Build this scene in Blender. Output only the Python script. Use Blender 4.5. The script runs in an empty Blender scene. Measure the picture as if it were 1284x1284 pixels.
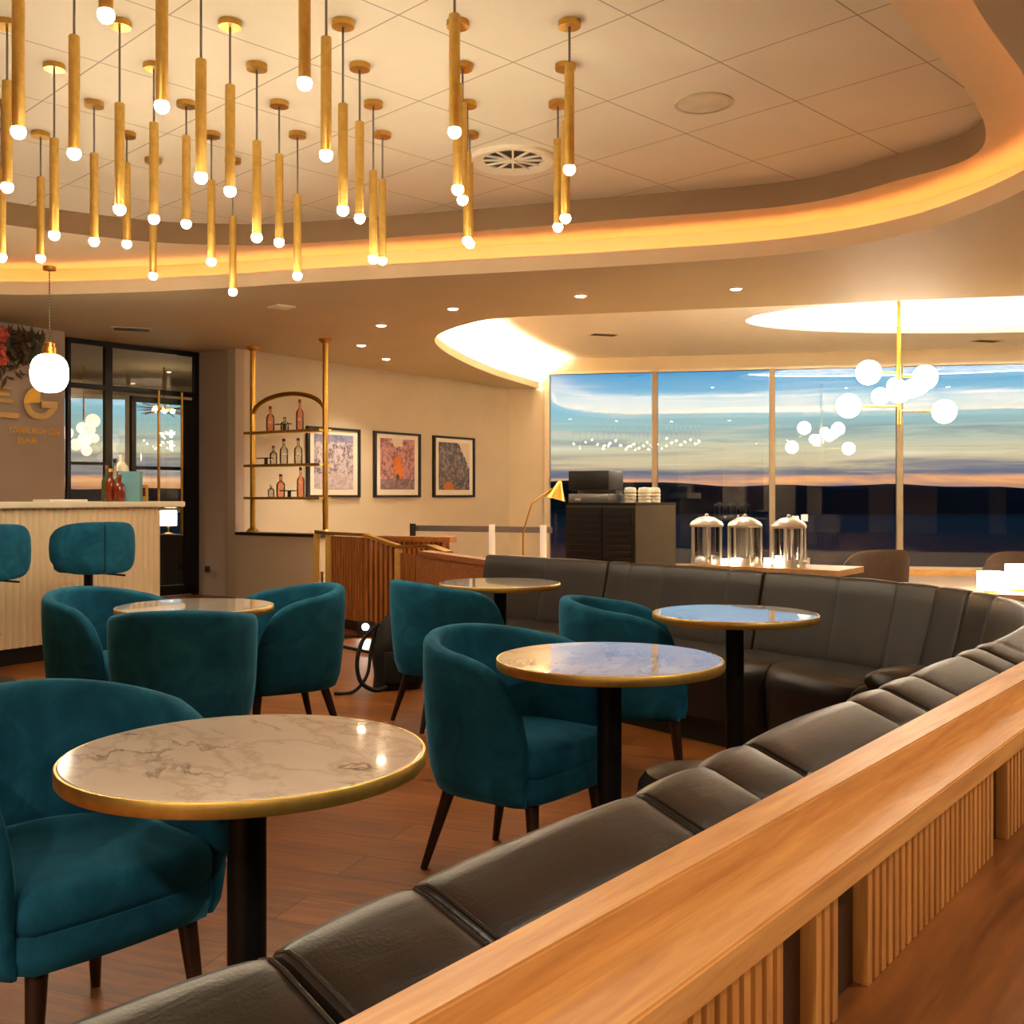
import bpy, bmesh, math, random
from mathutils import Vector, Matrix
random.seed(7)
PI = math.pi
C = bpy.context.scene.collection
F, CX, YH, H = 1320.0, 642.0, 622.0, 1.24
HS, HU, HC, HW = 3.05, 3.50, 3.325, 3.55      # soffit, raised ceiling, cove ceiling, window ceiling

def at(px, py, Y):                      # photograph pixel at depth Y -> point
    return Vector(((px - CX) / F * Y, Y, H - (py - YH) / F * Y))
def on(px, py, h):                      # photograph pixel at height h -> point
    Y = (H - h) * F / (py - YH)
    return Vector(((px - CX) / F * Y, Y, h))

# ------------------------------------------------------------------ materials
def lin(c):
    return tuple((x / 12.92 if x <= .04045 else ((x + .055) / 1.055) ** 2.4) for x in [v / 255 for v in c])
class MT:
    def __init__(s, name):
        s.m = bpy.data.materials.new(name); s.m.use_nodes = True
        s.t = s.m.node_tree; s.b = s.t.nodes['Principled BSDF']; s.out = s.t.nodes['Material Output']
    def n(s, typ, _props=None, **inp):
        nd = s.t.nodes.new('ShaderNode' + typ)
        for k, v in (_props or {}).items(): setattr(nd, k, v)
        for k, v in inp.items():
            key = int(k[1:]) if k[0] == 'i' and k[1:].isdigit() else k.replace('_', ' ')
            sock = nd.inputs[key]
            if hasattr(v, 'is_output') or isinstance(v, bpy.types.NodeSocket): s.t.links.new(v, sock)
            else:
                if isinstance(v, tuple) and len(v) == 3 and sock.type == 'RGBA': v = v + (1,)
                sock.default_value = v
        return nd
    def math(s, op, a, b=0.0, clamp=False):
        nd = s.n('Math', {'operation': op, 'use_clamp': clamp}, i0=a, i1=b); return nd.outputs[0]
    def mapped(s, rot=0.0, scale=(1, 1, 1), loc=(0, 0, 0)):
        tc = s.n('TexCoord'); return s.n('Mapping', {'vector_type': 'TEXTURE'}, Vector=tc.outputs['Object'], Rotation=(0, 0, -rot), Scale=tuple(1 / q for q in scale), Location=loc).outputs[0]
    def noise(s, vec, scale=5.0, detail=3.0, rough=.5, dist=0.0):
        return s.n('TexNoise', Vector=vec, Scale=scale, Detail=detail, Roughness=rough, Distortion=dist).outputs[0]
    def ramp(s, fac, stops):
        nd = s.n('ValToRGB', Fac=fac); el = nd.color_ramp.elements
        while len(el) < len(stops): el.new(.5)
        for e, (p, c) in zip(el, stops): e.position = p; e.color = tuple(c) + (1,)
        return nd.outputs[0]
    def mix(s, f, a, b):
        nd = s.n('Mix', {'data_type': 'RGBA'})
        for i, v in ((0, f), (6, a), (7, b)):
            if isinstance(v, bpy.types.NodeSocket): s.t.links.new(v, nd.inputs[i])
            else: nd.inputs[i].default_value = v if i == 0 else tuple(v) + (1,)
        return nd.outputs[2]
    def set(s, **k):
        for a, v in k.items():
            sock = s.b.inputs[a.replace('_', ' ')]
            if isinstance(v, bpy.types.NodeSocket): s.t.links.new(v, sock)
            else: sock.default_value = (tuple(v) + (1,)) if isinstance(v, tuple) and len(v) == 3 and sock.type == 'RGBA' else v
        return s
    def bump(s, h, strength=.2, dist=.01):
        nd = s.n('Bump', Height=h, Strength=strength, Distance=dist); s.t.links.new(nd.outputs[0], s.b.inputs['Normal'])
M = {}
def simple(name, rgb, rough=.5, metal=0.0, var=.06, scale=6, **k):
    t = MT(name); c = lin(rgb)
    nz = t.noise(t.mapped(), scale, 3)
    lo = tuple(max(0, x * (1 - var)) for x in c); hi = tuple(min(1, x * (1 + var)) for x in c)
    t.set(Base_Color=t.ramp(nz, [(.3, lo), (.7, hi)]), Roughness=rough, Metallic=metal, **k)
    M[name] = t.m; return t
def emit(name, rgb, strength, base=None):
    t = MT(name); c = lin(rgb)
    t.set(Base_Color=c if base is None else lin(base), Emission_Color=c, Emission_Strength=strength, Roughness=.4)
    M[name] = t.m

simple('wall_paint', (204, 190, 164), .75, var=.03, scale=2)
simple('mauve_paint', (184, 164, 146), .75, var=.04, scale=2)
simple('band_brown', (158, 128, 94), .62, var=.03)
simple('soffit_paint', (208, 194, 160), .62, var=.03, scale=1.5)
simple('cove_paint', (236, 214, 178), .7, var=.02)
simple('white_paint', (238, 232, 222), .5, var=.02)
simple('window_metal', (214, 200, 176), .45, .3)
simple('brass', (206, 160, 72), .28, 1.0, var=.08, scale=20)
simple('brushed_brass', (218, 180, 96), .42, .9, var=.10, scale=30)
simple('black_metal', (18, 17, 17), .42, .4)
simple('dark_metal', (30, 27, 25), .4, .6)
simple('dark_wood', (46, 26, 16), .38, var=.2, scale=18)
simple('chrome', (235, 232, 226), .3, .7, var=.02)
simple('steel', (150, 148, 145), .35, .9)
simple('ivory', (240, 230, 205), .4)
simple('grey_fabric', (128, 112, 98), .9, var=.08, scale=40)
simple('olive_panel', (72, 62, 38), .45, var=.08)
simple('near_black', (22, 19, 16), .4)
t_ = MT('cord_cloth'); w_ = t_.n('TexWave', {'bands_direction': 'DIAGONAL'}, Vector=t_.mapped(), Scale=26.0)
t_.set(Base_Color=t_.ramp(w_.outputs[0], [(.45, lin((30, 26, 24))), (.62, lin((30, 26, 24))), (.72, lin((190, 176, 156)))]), Roughness=.8); M['cord_cloth'] = t_.m
simple('blue_card', (112, 166, 176), .6)
simple('yellow_card', (196, 160, 70), .6)
simple('amber_bottle', (120, 46, 20), .12, var=.2, scale=30)
simple('green_bottle', (70, 84, 52), .12, var=.2, scale=30)
simple('cork', (140, 70, 44), .7)
simple('coral_petal', (224, 104, 88), .7, var=.25, scale=30)
simple('dark_leaf', (84, 78, 54), .7, var=.35, scale=20)
simple('rust_leaf', (96, 40, 24), .7, var=.3, scale=20)
simple('wall_dark', (92, 70, 54), .8)
simple('hill_dark', (18, 14, 13), .9, var=.3, scale=.05)
simple('speaker_grille', (226, 208, 182), .8)
simple('gold_letter', (236, 180, 40), .4, .2)
simple('tan_letter', (200, 160, 96), .45, .3)
simple('bag_cloth', (9, 8, 8), .75, var=.3, scale=30)
simple('mat_board', (238, 228, 212), .8, var=.02)
emit('bulb_glow', (255, 238, 204), 72.0)
emit('cove_led', (255, 184, 112), 3.5)
emit('window_led', (255, 236, 206), 330.0)
emit('oval_led', (255, 240, 216), 120.0)
emit('globe_glow', (255, 238, 210), 10.0)
emit('shade_glow', (255, 232, 196), 5.0)
emit('spot_glow', (255, 226, 180), 30.0)
emit('flash_glow', (255, 246, 226), 40.0)
emit('lobby_globe', (255, 232, 206), .42)
emit('candle_glow', (255, 226, 180), 2.5)

def wood(name, dark, light, rot=0.0, stretch=14, rough=.38, scale=2.2, axis='x', coat=.1):
    t = MT(name)
    sc = {'x': (1, stretch, stretch), 'z': (stretch, stretch, 1)}[axis]
    v = t.mapped(rot, sc)
    a = t.noise(v, scale, 5, .62, .6); b = t.noise(t.mapped(rot, tuple(x * 3.2 for x in sc)), scale, 3, .6)
    f = t.math('ADD', t.math('MULTIPLY', a, .72), t.math('MULTIPLY', b, .28))
    t.set(Base_Color=t.ramp(f, [(.32, lin(dark)), (.5, tuple((x + y) / 2 for x, y in zip(lin(dark), lin(light)))), (.66, lin(light))]),
          Roughness=rough, Coat_Weight=coat, Coat_Roughness=.25)
    t.bump(f, .08, .004); M[name] = t.m
RB = math.radians(52)
wood('oak', (176, 116, 58), (222, 164, 96), -RB, 13, .42)
wood('oak_slat', (156, 98, 44), (212, 148, 78), -RB, 10, .42, axis='z')
wood('bench_wood', (78, 40, 12), (134, 78, 32), -RB, 12, .34, 1.6, coat=.2)
wood('teak_slat', (124, 70, 30), (196, 122, 58), 0, 12, .45, 3, axis='z')
wood('teak', (122, 70, 30), (178, 108, 52), 0, 10, .4, 2)
wood('window_floor', (176, 156, 128), (208, 188, 158), 0, 10, .45, 2)
wood('pale_oak', (196, 146, 88), (226, 180, 120), 0, 10, .4, 2)

def floor_mat():
    t = MT('floor_planks')
    v = t.mapped(math.radians(20))
    br = t.n('TexBrick', {'offset': .37, 'offset_frequency': 2}, Vector=v, Scale=1.0, Mortar_Size=.0022, Mortar_Smooth=.3, Bias=0.0,
             Brick_Width=1.25, Row_Height=.19, Color1=(.25, .25, .25), Color2=(.8, .8, .8), Mortar=(0, 0, 0))
    g = t.noise(t.mapped(math.radians(20), (1.2, 12, 1)), 2.4, 6, .62, .8)
    blot = t.noise(v, 1.6, 3)
    f = t.math('ADD', t.math('MULTIPLY', g, .62), t.math('ADD', t.math('MULTIPLY', br.outputs[0], .16), t.math('MULTIPLY', blot, .22)))
    col = t.ramp(f, [(.3, lin((74, 38, 12))), (.5, lin((124, 70, 26))), (.72, lin((162, 98, 42)))])
    col = t.mix(t.math('MULTIPLY', br.outputs[1], .75), col, lin((44, 24, 12)))
    t.set(Base_Color=col, Roughness=t.math('ADD', t.math('MULTIPLY', g, .22), .36), Coat_Weight=.05, Coat_Roughness=.3, Specular_IOR_Level=.35)
    t.bump(t.math('SUBTRACT', g, t.math('MULTIPLY', br.outputs[1], 1.5)), .10, .004); M['floor'] = t.m
floor_mat()
def velvet():
    t = MT('teal_velvet')
    v = t.mapped()
    a = t.noise(v, 5.5, 4, .6, 1.2); b = t.noise(v, 260, 1)
    f = t.math('ADD', t.math('MULTIPLY', a, .8), t.math('MULTIPLY', b, .2))
    t.set(Base_Color=t.ramp(f, [(.30, lin((24, 74, 99))), (.55, lin((32, 99, 130))), (.75, lin((44, 121, 153)))]), Roughness=.82,
          Sheen_Weight=.85, Sheen_Roughness=.35, Sheen_Tint=lin((80, 150, 180)), Specular_IOR_Level=.08)
    t.bump(b, .08, .002); M['velvet'] = t.m
velvet()
def leather():
    t = MT('dark_leather')
    v = t.mapped()
    a = t.noise(v, 3, 4, .6, .6); g = t.n('TexVoronoi', Vector=v, Scale=240.0).outputs[0]; w = t.noise(t.mapped(-RB, (3, 22, 8)), 3, 3, .6, 1.5)
    t.set(Base_Color=t.ramp(a, [(.3, lin((22, 18, 15))), (.7, lin((37, 30, 25)))]), Roughness=t.math('ADD', t.math('MULTIPLY', a, .16), .30), Specular_IOR_Level=.55)
    t.bump(t.math('ADD', t.math('MULTIPLY', g, .25), w), .12, .006); M['leather'] = t.m
leather()
def marble():
    t = MT('white_marble')
    tc = t.n('TexCoord'); info = t.n('ObjectInfo')
    off = t.n('VectorMath', {'operation': 'SCALE'}, i0=t.n('CombineXYZ', X=info.outputs['Random'], Y=t.math('MULTIPLY', info.outputs['Random'], 3.1), Z=info.outputs['Random']).outputs[0], Scale=9.0).outputs[0]
    p = t.n('VectorMath', {'operation': 'ADD'}, i0=tc.outputs['Object'], i1=off).outputs[0]
    mp = t.n('Mapping', Vector=p, Rotation=(0, 0, .7), Scale=(1.0, 2.0, 1.0)).outputs[0]
    def vein(scale, width, dist, detail=7):
        n = t.noise(mp, scale, detail, .58, dist)
        d = t.math('ABSOLUTE', t.math('SUBTRACT', n, .5))
        return t.math('SUBTRACT', 1.0, t.math('DIVIDE', d, width), True)
    mask = t.math('MULTIPLY', t.math('SUBTRACT', t.noise(mp, 2.3, 2), .46), 7.0, True)
    v1 = t.math('MULTIPLY', vein(2.0, .016, .8), mask)
    v2 = t.math('MULTIPLY', vein(2.6, .03, .5), .28)
    cloud = t.noise(mp, 2.2, 4)
    col = t.ramp(cloud, [(.35, lin((232, 222, 206))), (.65, lin((248, 242, 232)))])
    col = t.mix(v2, col, lin((146, 122, 102))); col = t.mix(t.math('MULTIPLY', v1, .9), col, lin((64, 50, 42)))
    t.set(Base_Color=col, Roughness=.12, Coat_Weight=1.0, Coat_Roughness=.03, Coat_IOR=1.6, Specular_IOR_Level=.6); M['marble'] = t.m
marble()
def fluted():
    t = MT('fluted_cream'); t.set(Base_Color=lin((236, 214, 176)), Roughness=.55); M['fluted'] = t.m
fluted()
def ceiling_tiles():
    t = MT('ceiling_tiles')
    tc = t.n('TexCoord'); s = t.n('SeparateXYZ', Vector=tc.outputs['Object'])
    a = t.math('ADD', s.outputs[0], s.outputs[1]); b = t.math('SUBTRACT', s.outputs[0], s.outputs[1])
    def line(v, o):
        fr = t.math('FRACT', t.math('DIVIDE', t.math('SUBTRACT', v, o), 1.078))
        d = t.math('ABSOLUTE', t.math('SUBTRACT', fr, .5))
        return t.math('GREATER_THAN', d, .4945)
    L = t.math('MAXIMUM', line(a, 5.49 - 10.78), line(b, -4.40 - 10.78))
    n = t.noise(tc.outputs['Object'], 1.2, 2)
    col = t.ramp(n, [(.3, lin((232, 217, 192))), (.7, lin((240, 226, 203)))])
    t.set(Base_Color=t.mix(t.math('MULTIPLY', L, .62), col, lin((112, 86, 62))), Roughness=.7); M['tiles'] = t.m
ceiling_tiles()
def glass(name, tint=(1, 1, 1), refl=1.0):
    t = MT(name); t.t.nodes.remove(t.b)
    tr = t.n('BsdfTransparent', Color=tint); gl = t.n('BsdfGlossy', Color=(1, 1, 1), Roughness=0.0)
    fr = t.n('Fresnel', IOR=1.5)
    mx = t.n('MixShader', i0=t.math('MULTIPLY', fr.outputs[0], refl, True), i1=tr.outputs[0], i2=gl.outputs[0])
    t.t.links.new(mx.outputs[0], t.out.inputs[0]); M[name] = t.m
glass('window_glass', (.96, .98, 1.0), 1.9)
glass('partition_glass', (.9, .92, .9), 1.2)
glass('pink_liquid', (.93, .62, .52), 1.6)
glass('clear_bottle', (.84, .82, .80), 2.0)
glass('tank_glass', (.93, .92, .90), 2.4)
def art(name, kind):
    t = MT(name); v = t.mapped()
    tc = t.n('TexCoord'); s = t.n('SeparateXYZ', Vector=tc.outputs['Generated'])
    vo = t.n('TexVoronoi', Vector=v, Scale=22.0); n1 = t.noise(v, 6.5, 5, .7, 1.6); n2 = t.noise(v, 17, 4, .7, .8)
    f = t.math('ADD', t.math('MULTIPLY', n1, .55), t.math('MULTIPLY', n2, .45))
    u, z = s.outputs[0], s.outputs[2]
    def ell(cx, cz, rx, rz):
        d = t.math('ADD', t.math('POWER', t.math('DIVIDE', t.math('SUBTRACT', u, cx), rx), 2.0), t.math('POWER', t.math('DIVIDE', t.math('SUBTRACT', z, cz), rz), 2.0))
        return t.math('LESS_THAN', d, t.math('ADD', -1.3, t.math('MULTIPLY', t.math('ADD', n1, n2), 2.2)))
    if kind == 1:
        c = t.ramp(f, [(.3, lin((40, 36, 44))), (.45, lin((120, 104, 128))), (.55, lin((214, 204, 204))), (.66, lin((130, 132, 170))), (.75, lin((196, 120, 84)))])
        c = t.mix(t.math('MULTIPLY', t.math('GREATER_THAN', z, .86), .7), c, lin((120, 124, 170)))
        c = t.mix(t.math('MULTIPLY', t.math('LESS_THAN', z, .28), .6), c, lin((206, 190, 196)))
    elif kind == 2:
        c = t.ramp(f, [(.32, lin((38, 32, 40))), (.46, lin((126, 84, 92))), (.55, lin((214, 160, 160))), (.64, lin((92, 90, 110))), (.75, lin((190, 150, 150)))])
        c = t.mix(t.math('MULTIPLY', t.math('LESS_THAN', z, .2), .6), c, lin((84, 84, 92)))
        c = t.mix(ell(.5, .55, .12, .14), c, lin((206, 116, 36))); c = t.mix(ell(.53, .36, .14, .17), c, lin((220, 128, 40))); c = t.mix(ell(.5, .24, .05, .07), c, lin((60, 40, 34)))
        c = t.mix(ell(.5, 1.0, .22, .16), c, lin((226, 214, 200)))
    else:
        c = t.ramp(f, [(.34, lin((26, 24, 26))), (.48, lin((74, 66, 66))), (.58, lin((150, 138, 134))), (.68, lin((56, 50, 52))), (.78, lin((180, 170, 164)))])
        c = t.mix(t.math('GREATER_THAN', t.math('ADD', t.math('ADD', u, t.math('MULTIPLY', z, .7)), t.math('MULTIPLY', n2, .25)), 1.45), c, lin((222, 208, 192)))
        c = t.mix(ell(.32, .06, .2, .12), c, lin((176, 100, 36)))
    t.set(Base_Color=c, Roughness=.35, Coat_Weight=.3); M[name] = t.m
for k in (1, 2, 3): art('print_%d' % k, k)

# ------------------------------------------------------------------ mesh helpers
def obj(name, bm, mat, parent=None, smooth=True, loc=None, angle=38):
    bmesh.ops.recalc_face_normals(bm, faces=bm.faces)
    me = bpy.data.meshes.new(name); bm.to_mesh(me); bm.free()
    if smooth:
        for p in me.polygons: p.use_smooth = True
        me.set_sharp_from_angle(angle=math.radians(angle))
    o = bpy.data.objects.new(name, me); C.objects.link(o)
    if mat: me.materials.append(M[mat])
    if parent: o.parent = parent
    if loc is not None: o.location = loc
    return o
def tag(o, label, cat, group=None):
    o['label'] = label; o['category'] = cat
    if group: o['group'] = group
    return o
def thing(name, label, cat, loc=(0, 0, 0), rz=0.0, group=None):
    o = bpy.data.objects.new(name, None); C.objects.link(o); o.empty_display_size = .1
    o.location = loc; o.rotation_euler = (0, 0, rz)
    return tag(o, label, cat, group)
def struct(name, bm, mat, parent=None, smooth=False):
    o = obj(name, bm, mat, parent, smooth)
    if not parent: o['kind'] = 'structure'
    return o
def dup(root, loc, rz, label, group=None):
    r = root.copy(); C.objects.link(r); r.location = loc; r.rotation_euler = (0, 0, rz); r['label'] = label
    if group: r['group'] = group
    for ch in list(root.children):
        c = ch.copy(); C.objects.link(c); c.parent = r
        for g in ch.children:
            d = g.copy(); C.objects.link(d); d.parent = c
    return r
def BM(): return bmesh.new()
def box(bm, c, s, rz=0.0, bev=0.0):
    r = bmesh.ops.create_cube(bm, size=1.0); vs = r['verts']
    bmesh.ops.scale(bm, vec=s, verts=vs)
    if bev:
        es = list({e for v in vs for e in v.link_edges})
        g = bmesh.ops.bevel(bm, geom=es, offset=bev, segments=2, affect='EDGES', profile=.6)
        vs = list({v for f in g['faces'] for v in f.verts} | {v for v in vs if v.is_valid})
    bmesh.ops.rotate(bm, cent=(0, 0, 0), matrix=Matrix.Rotation(rz, 3, 'Z'), verts=vs)
    bmesh.ops.translate(bm, vec=c, verts=vs)
    return bm
def cyl(bm, p0, p1, r0, r1=None, n=16):
    p0, p1 = Vector(p0), Vector(p1); r1 = r0 if r1 is None else r1
    d = (p1 - p0).normalized(); a = d.orthogonal().normalized(); b = d.cross(a)
    A = [bm.verts.new(p0 + (a * math.cos(2 * PI * i / n) + b * math.sin(2 * PI * i / n)) * r0) for i in range(n)]
    B = [bm.verts.new(p1 + (a * math.cos(2 * PI * i / n) + b * math.sin(2 * PI * i / n)) * r1) for i in range(n)]
    for i in range(n): bm.faces.new((A[i], A[(i + 1) % n], B[(i + 1) % n], B[i]))
    bm.faces.new(A[::-1]); bm.faces.new(B); return bm
def lathe(bm, prof, c=(0, 0, 0), n=32, cap=True):
    c = Vector(c); rings = []
    for r, z in prof:
        rings.append([bm.verts.new(c + Vector((0, 0, z)))] if r < 1e-6 else
                     [bm.verts.new(c + Vector((r * math.cos(2 * PI * i / n), r * math.sin(2 * PI * i / n), z))) for i in range(n)])
    for A, B in zip(rings, rings[1:]):
        for i in range(n):
            j = (i + 1) % n
            if len(A) == 1 and len(B) == 1: continue
            if len(A) == 1: bm.faces.new((A[0], B[i], B[j]))
            elif len(B) == 1: bm.faces.new((A[i], A[j], B[0]))
            else: bm.faces.new((A[i], A[j], B[j], B[i]))
    if cap and len(rings[0]) > 1 and len(rings) > 2 or cap and len(rings[0]) > 1 and len(rings[1]) > 1: bm.faces.new(rings[0][::-1])
    if cap and len(rings[-1]) > 1 and (len(rings) > 2 or len(rings[0]) > 1): bm.faces.new(rings[-1])
    return bm
def sphere(bm, c, r, sz=1.0, n=24):
    k = n // 2
    return lathe(bm, [(r * math.sin(PI * i / k), -r * sz * math.cos(PI * i / k)) for i in range(k + 1)], c, n)
def prism(bm, pts, z0, z1):
    A = [bm.verts.new((p[0], p[1], z0)) for p in pts]; B = [bm.verts.new((p[0], p[1], z1)) for p in pts]; n = len(pts)
    for i in range(n): bm.faces.new((A[i], A[(i + 1) % n], B[(i + 1) % n], B[i]))
    bm.faces.new(A[::-1]); bm.faces.new(B); return bm
def grid(bm, rows, closed_row=False, cap=True):
    R = [[bm.verts.new(p) for p in row] for row in rows]; m = len(R[0])
    for A, B in zip(R, R[1:]):
        for i in range(m if closed_row else m - 1):
            j = (i + 1) % m; bm.faces.new((A[i], A[j], B[j], B[i]))
    if cap and closed_row: bm.faces.new(R[0][::-1]); bm.faces.new(R[-1])
    return bm
def tube(bm, pts, r, n=10):
    pts = [Vector(p) for p in pts]; rows = []; prev = None
    if 3 < len(pts) < 8:
        P = [pts[0]] + pts + [pts[-1]]; pts = [.5 * (2 * b + (c - a) * t + (2 * a - 5 * b + 4 * c - d) * t * t + (3 * b - a - 3 * c + d) * t ** 3) for a, b, c, d in zip(P, P[1:], P[2:], P[3:]) for t in (0, .2, .4, .6, .8)] + [pts[-1]]
    for i, p in enumerate(pts):
        d = (pts[min(i + 1, len(pts) - 1)] - pts[max(i - 1, 0)]).normalized()
        a = d.orthogonal().normalized() if prev is None else (prev - d * prev.dot(d)).normalized(); prev = a; b = d.cross(a)
        rows.append([p + (a * math.cos(2 * PI * k / n) + b * math.sin(2 * PI * k / n)) * r for k in range(n)])
    return grid(bm, rows, True)
def spline(pts, closed=False, k=10):
    P = [Vector((p[0], p[1])) for p in pts]; n = len(P); out = []
    for i in range(n if closed else n - 1):
        a, b, c, d = (P[(i - 1) % n], P[i], P[(i + 1) % n], P[(i + 2) % n]) if closed else (P[max(i - 1, 0)], P[i], P[i + 1], P[min(i + 2, n - 1)])
        for j in range(k):
            t = j / k
            out.append(.5 * ((2 * b) + (c - a) * t + (2 * a - 5 * b + 4 * c - d) * t * t + (3 * b - a - 3 * c + d) * t ** 3))
    if not closed: out.append(P[-1])
    return out
def offset(pts, d, closed=False):           # positive d = to the left of travel
    n = len(pts); out = []
    for i, p in enumerate(pts):
        q0 = pts[(i - 1) % n] if closed else pts[max(i - 1, 0)]; q1 = pts[(i + 1) % n] if closed else pts[min(i + 1, n - 1)]
        t = (q1 - q0).normalized(); out.append(p + Vector((-t.y, t.x)) * d)
    return out
def band(bm, pts, z0, z1, closed=False):
    A = [bm.verts.new((p[0], p[1], z0)) for p in pts]; B = [bm.verts.new((p[0], p[1], z1)) for p in pts]; n = len(pts)
    for i in range(n if closed else n - 1):
        j = (i + 1) % n; bm.faces.new((A[i], A[j], B[j], B[i]))
    return bm
def ribbon(bm, pa, pb, za, zb=None, closed=False):
    zb = za if zb is None else zb
    A = [bm.verts.new((p[0], p[1], za)) for p in pa]; B = [bm.verts.new((p[0], p[1], zb)) for p in pb]; n = len(pa)
    for i in range(n if closed else n - 1):
        j = (i + 1) % n; bm.faces.new((A[i], A[j], B[j], B[i]))
    return bm
def fill(bm, loops, z):
    es = []
    for L in loops:
        V = [bm.verts.new((p[0], p[1], z)) for p in L]
        es += [bm.edges.new((V[i], V[(i + 1) % len(V)])) for i in range(len(V))]
    bmesh.ops.triangle_fill(bm, use_beauty=True, use_dissolve=False, edges=es); return bm
def wallseg(bm, p, q, z0, z1, t=.12, side=1):
    p, q = Vector(p[:2]), Vector(q[:2]); d = (q - p).normalized(); nrm = Vector((-d.y, d.x)) * t * side
    return prism(bm, [p, q, q + nrm, p + nrm], z0, z1)

# ------------------------------------------------------------------ setting: room shell
WA, WB, WK = .969, .1965, 17.374
def winY(X): return (WK - WB * X) / WA
PW0, PW1 = Vector((-3.39, 12.9)), Vector((-.05, 17.72))
Wedge = spline([(12, 8.3), (8, 8.95), (4.63, 9.52), (2.48, 10.04), (1.086, 10.39), (-.016, 10.67), (-.45, 11.05), (-.82, 11.8), (-.90, 12.6), (-.72, 13.9), (-.27, 15.7), (.46, 17.74)])
outer = [Vector((-12, -4)), Vector((12, -4))] + Wedge + [Vector((-.05, 17.74)), Vector((-.05, 18.3)), Vector((-12, 18.3))]
Pl = spline([(-4.59, 9.44), (-3.49, 9.37), (-2.36, 9.12), (-1.92, 8.98), (-.536, 8.63), (.866, 8.28), (2.08, 7.86), (2.74, 7.24), (3.02, 6.3), (2.9, 5.5), (2.205, 4.533), (1.68, 3.84),
             (1.0, 2.8), (.1, 1.7), (-1.8, .8), (-3.6, 1.6), (-5.0, 3.6), (-5.8, 5.6), (-5.9, 7.6), (-5.4, 8.9)], True, 8)
Ql = spline([(-3.92, 8.06), (-3.0, 8.62), (-2.27, 8.75), (-1.86, 8.71), (-.52, 8.36), (.83, 7.93), (2.03, 7.53), (2.56, 6.94), (2.82, 6.50), (2.70, 6.0), (2.236, 5.27), (1.579, 4.425),
             (.8, 3.4), (-.2, 2.3), (-1.8, 1.6), (-3.2, 2.6), (-4.2, 4.5), (-4.6, 6.4), (-4.45, 7.4)], True, 8)
Pb = offset(Pl, .22, True)                    # outward (loop runs clockwise)
struct('ceiling', fill(BM(), [outer, Pl], HS), 'soffit_paint')
b = band(BM(), Pl, HS, HS + .12, True); ribbon(b, Pl, offset(Pl, .03, True), HS + .12, None, True); band(b, offset(Pl, .03, True), HS + .03, HS + .12, True)
struct('trim_1', b, 'cove_paint', smooth=True)
b = ribbon(BM(), offset(Pl, .03, True), Pb, HS + .03, None, True); band(b, Pb, HS + .03, HC, True)
struct('trim_2', b, 'cove_paint', smooth=True)
struct('ceiling_cove', fill(BM(), [Pb, Ql], HC), 'cove_paint')
struct('trim_3', band(BM(), Ql, HC, HU, True), 'band_brown', smooth=True)
struct('ceiling_raised', fill(BM(), [Ql], HU), 'tiles')
b = band(BM(), offset(Pl, .05, True), HS + .065, HS + .085, True); ribbon(b, offset(Pl, .05, True), offset(Pl, .075, True), HS + .085, None, True)
tag(obj('led_strip', b, 'cove_led'), 'warm amber strip of light hidden in the cove around the raised ceiling', 'light strip')
# window zone tray
Wl = Wedge; Wo = offset(Wl, .28); Wo[-1] = Vector((.2, 17.9)); Wo[0] = Vector((12, 8.0))
Wt = offset(Wl, .03)
b = band(BM(), Wl, HS, HS + .11); ribbon(b, Wl, Wt, HS + .11); band(b, Wt, HS + .03, HS + .11); ribbon(b, Wt, Wo, HS + .03); band(b, Wo, HS + .03, HW)
struct('trim_4', b, 'cove_paint', smooth=True)
wl = offset(Wl, .06)[6:]
b = band(BM(), wl, HS + .06, HS + .08); ribbon(b, wl, offset(wl, .03), HS + .08)
tag(obj('led_strip', b, 'window_led'), 'pale strip of light hidden behind the curved ceiling edge near the windows', 'light strip')
ov = []
for i in range(64):
    a = 2 * PI * i / 64; x, y = 3.55 * math.cos(a), 1.45 * math.sin(a); r = math.radians(-6)
    ov.append(Vector((6.6 + x * math.cos(r) - y * math.sin(r), 13.45 + x * math.sin(r) + y * math.cos(r))))
struct('ceiling_window', fill(BM(), [Wo + [Vector((12.0, winY(12)))], ov], HW), 'white_paint')
ovo = offset(ov, -.22, True)
b = band(BM(), ov, HW, HW + .10, True); ribbon(b, ov, ovo, HW + .10, None, True); band(b, ovo, HW + .10, HW + .34, True); fill(b, [ovo], HW + .34)
struct('ceiling_oval', b, 'white_paint')
ovl = offset(ov, -.06, True)
tag(obj('led_strip', ribbon(BM(), ovl, offset(ov, -.11, True), HW + .115, None, True), 'oval_led'), 'bright white strip of light inside the oval ceiling recess by the windows', 'light strip')
# floor
fl = [Vector((-12, -4)), Vector((12, -4)), Vector((12, winY(12))), Vector((.55, 17.85)), Vector((-.05, 17.85)), Vector((-.05, 18.3)), Vector((-12, 18.3))]
struct('floor', fill(BM(), [fl], 0), 'floor')
struct('floor_window', prism(BM(), [(.6, 10.2), (12, 8.6), (12, winY(12) - .05), (.6, winY(.6) - .05)], -.01, .004), 'window_floor')
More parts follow.
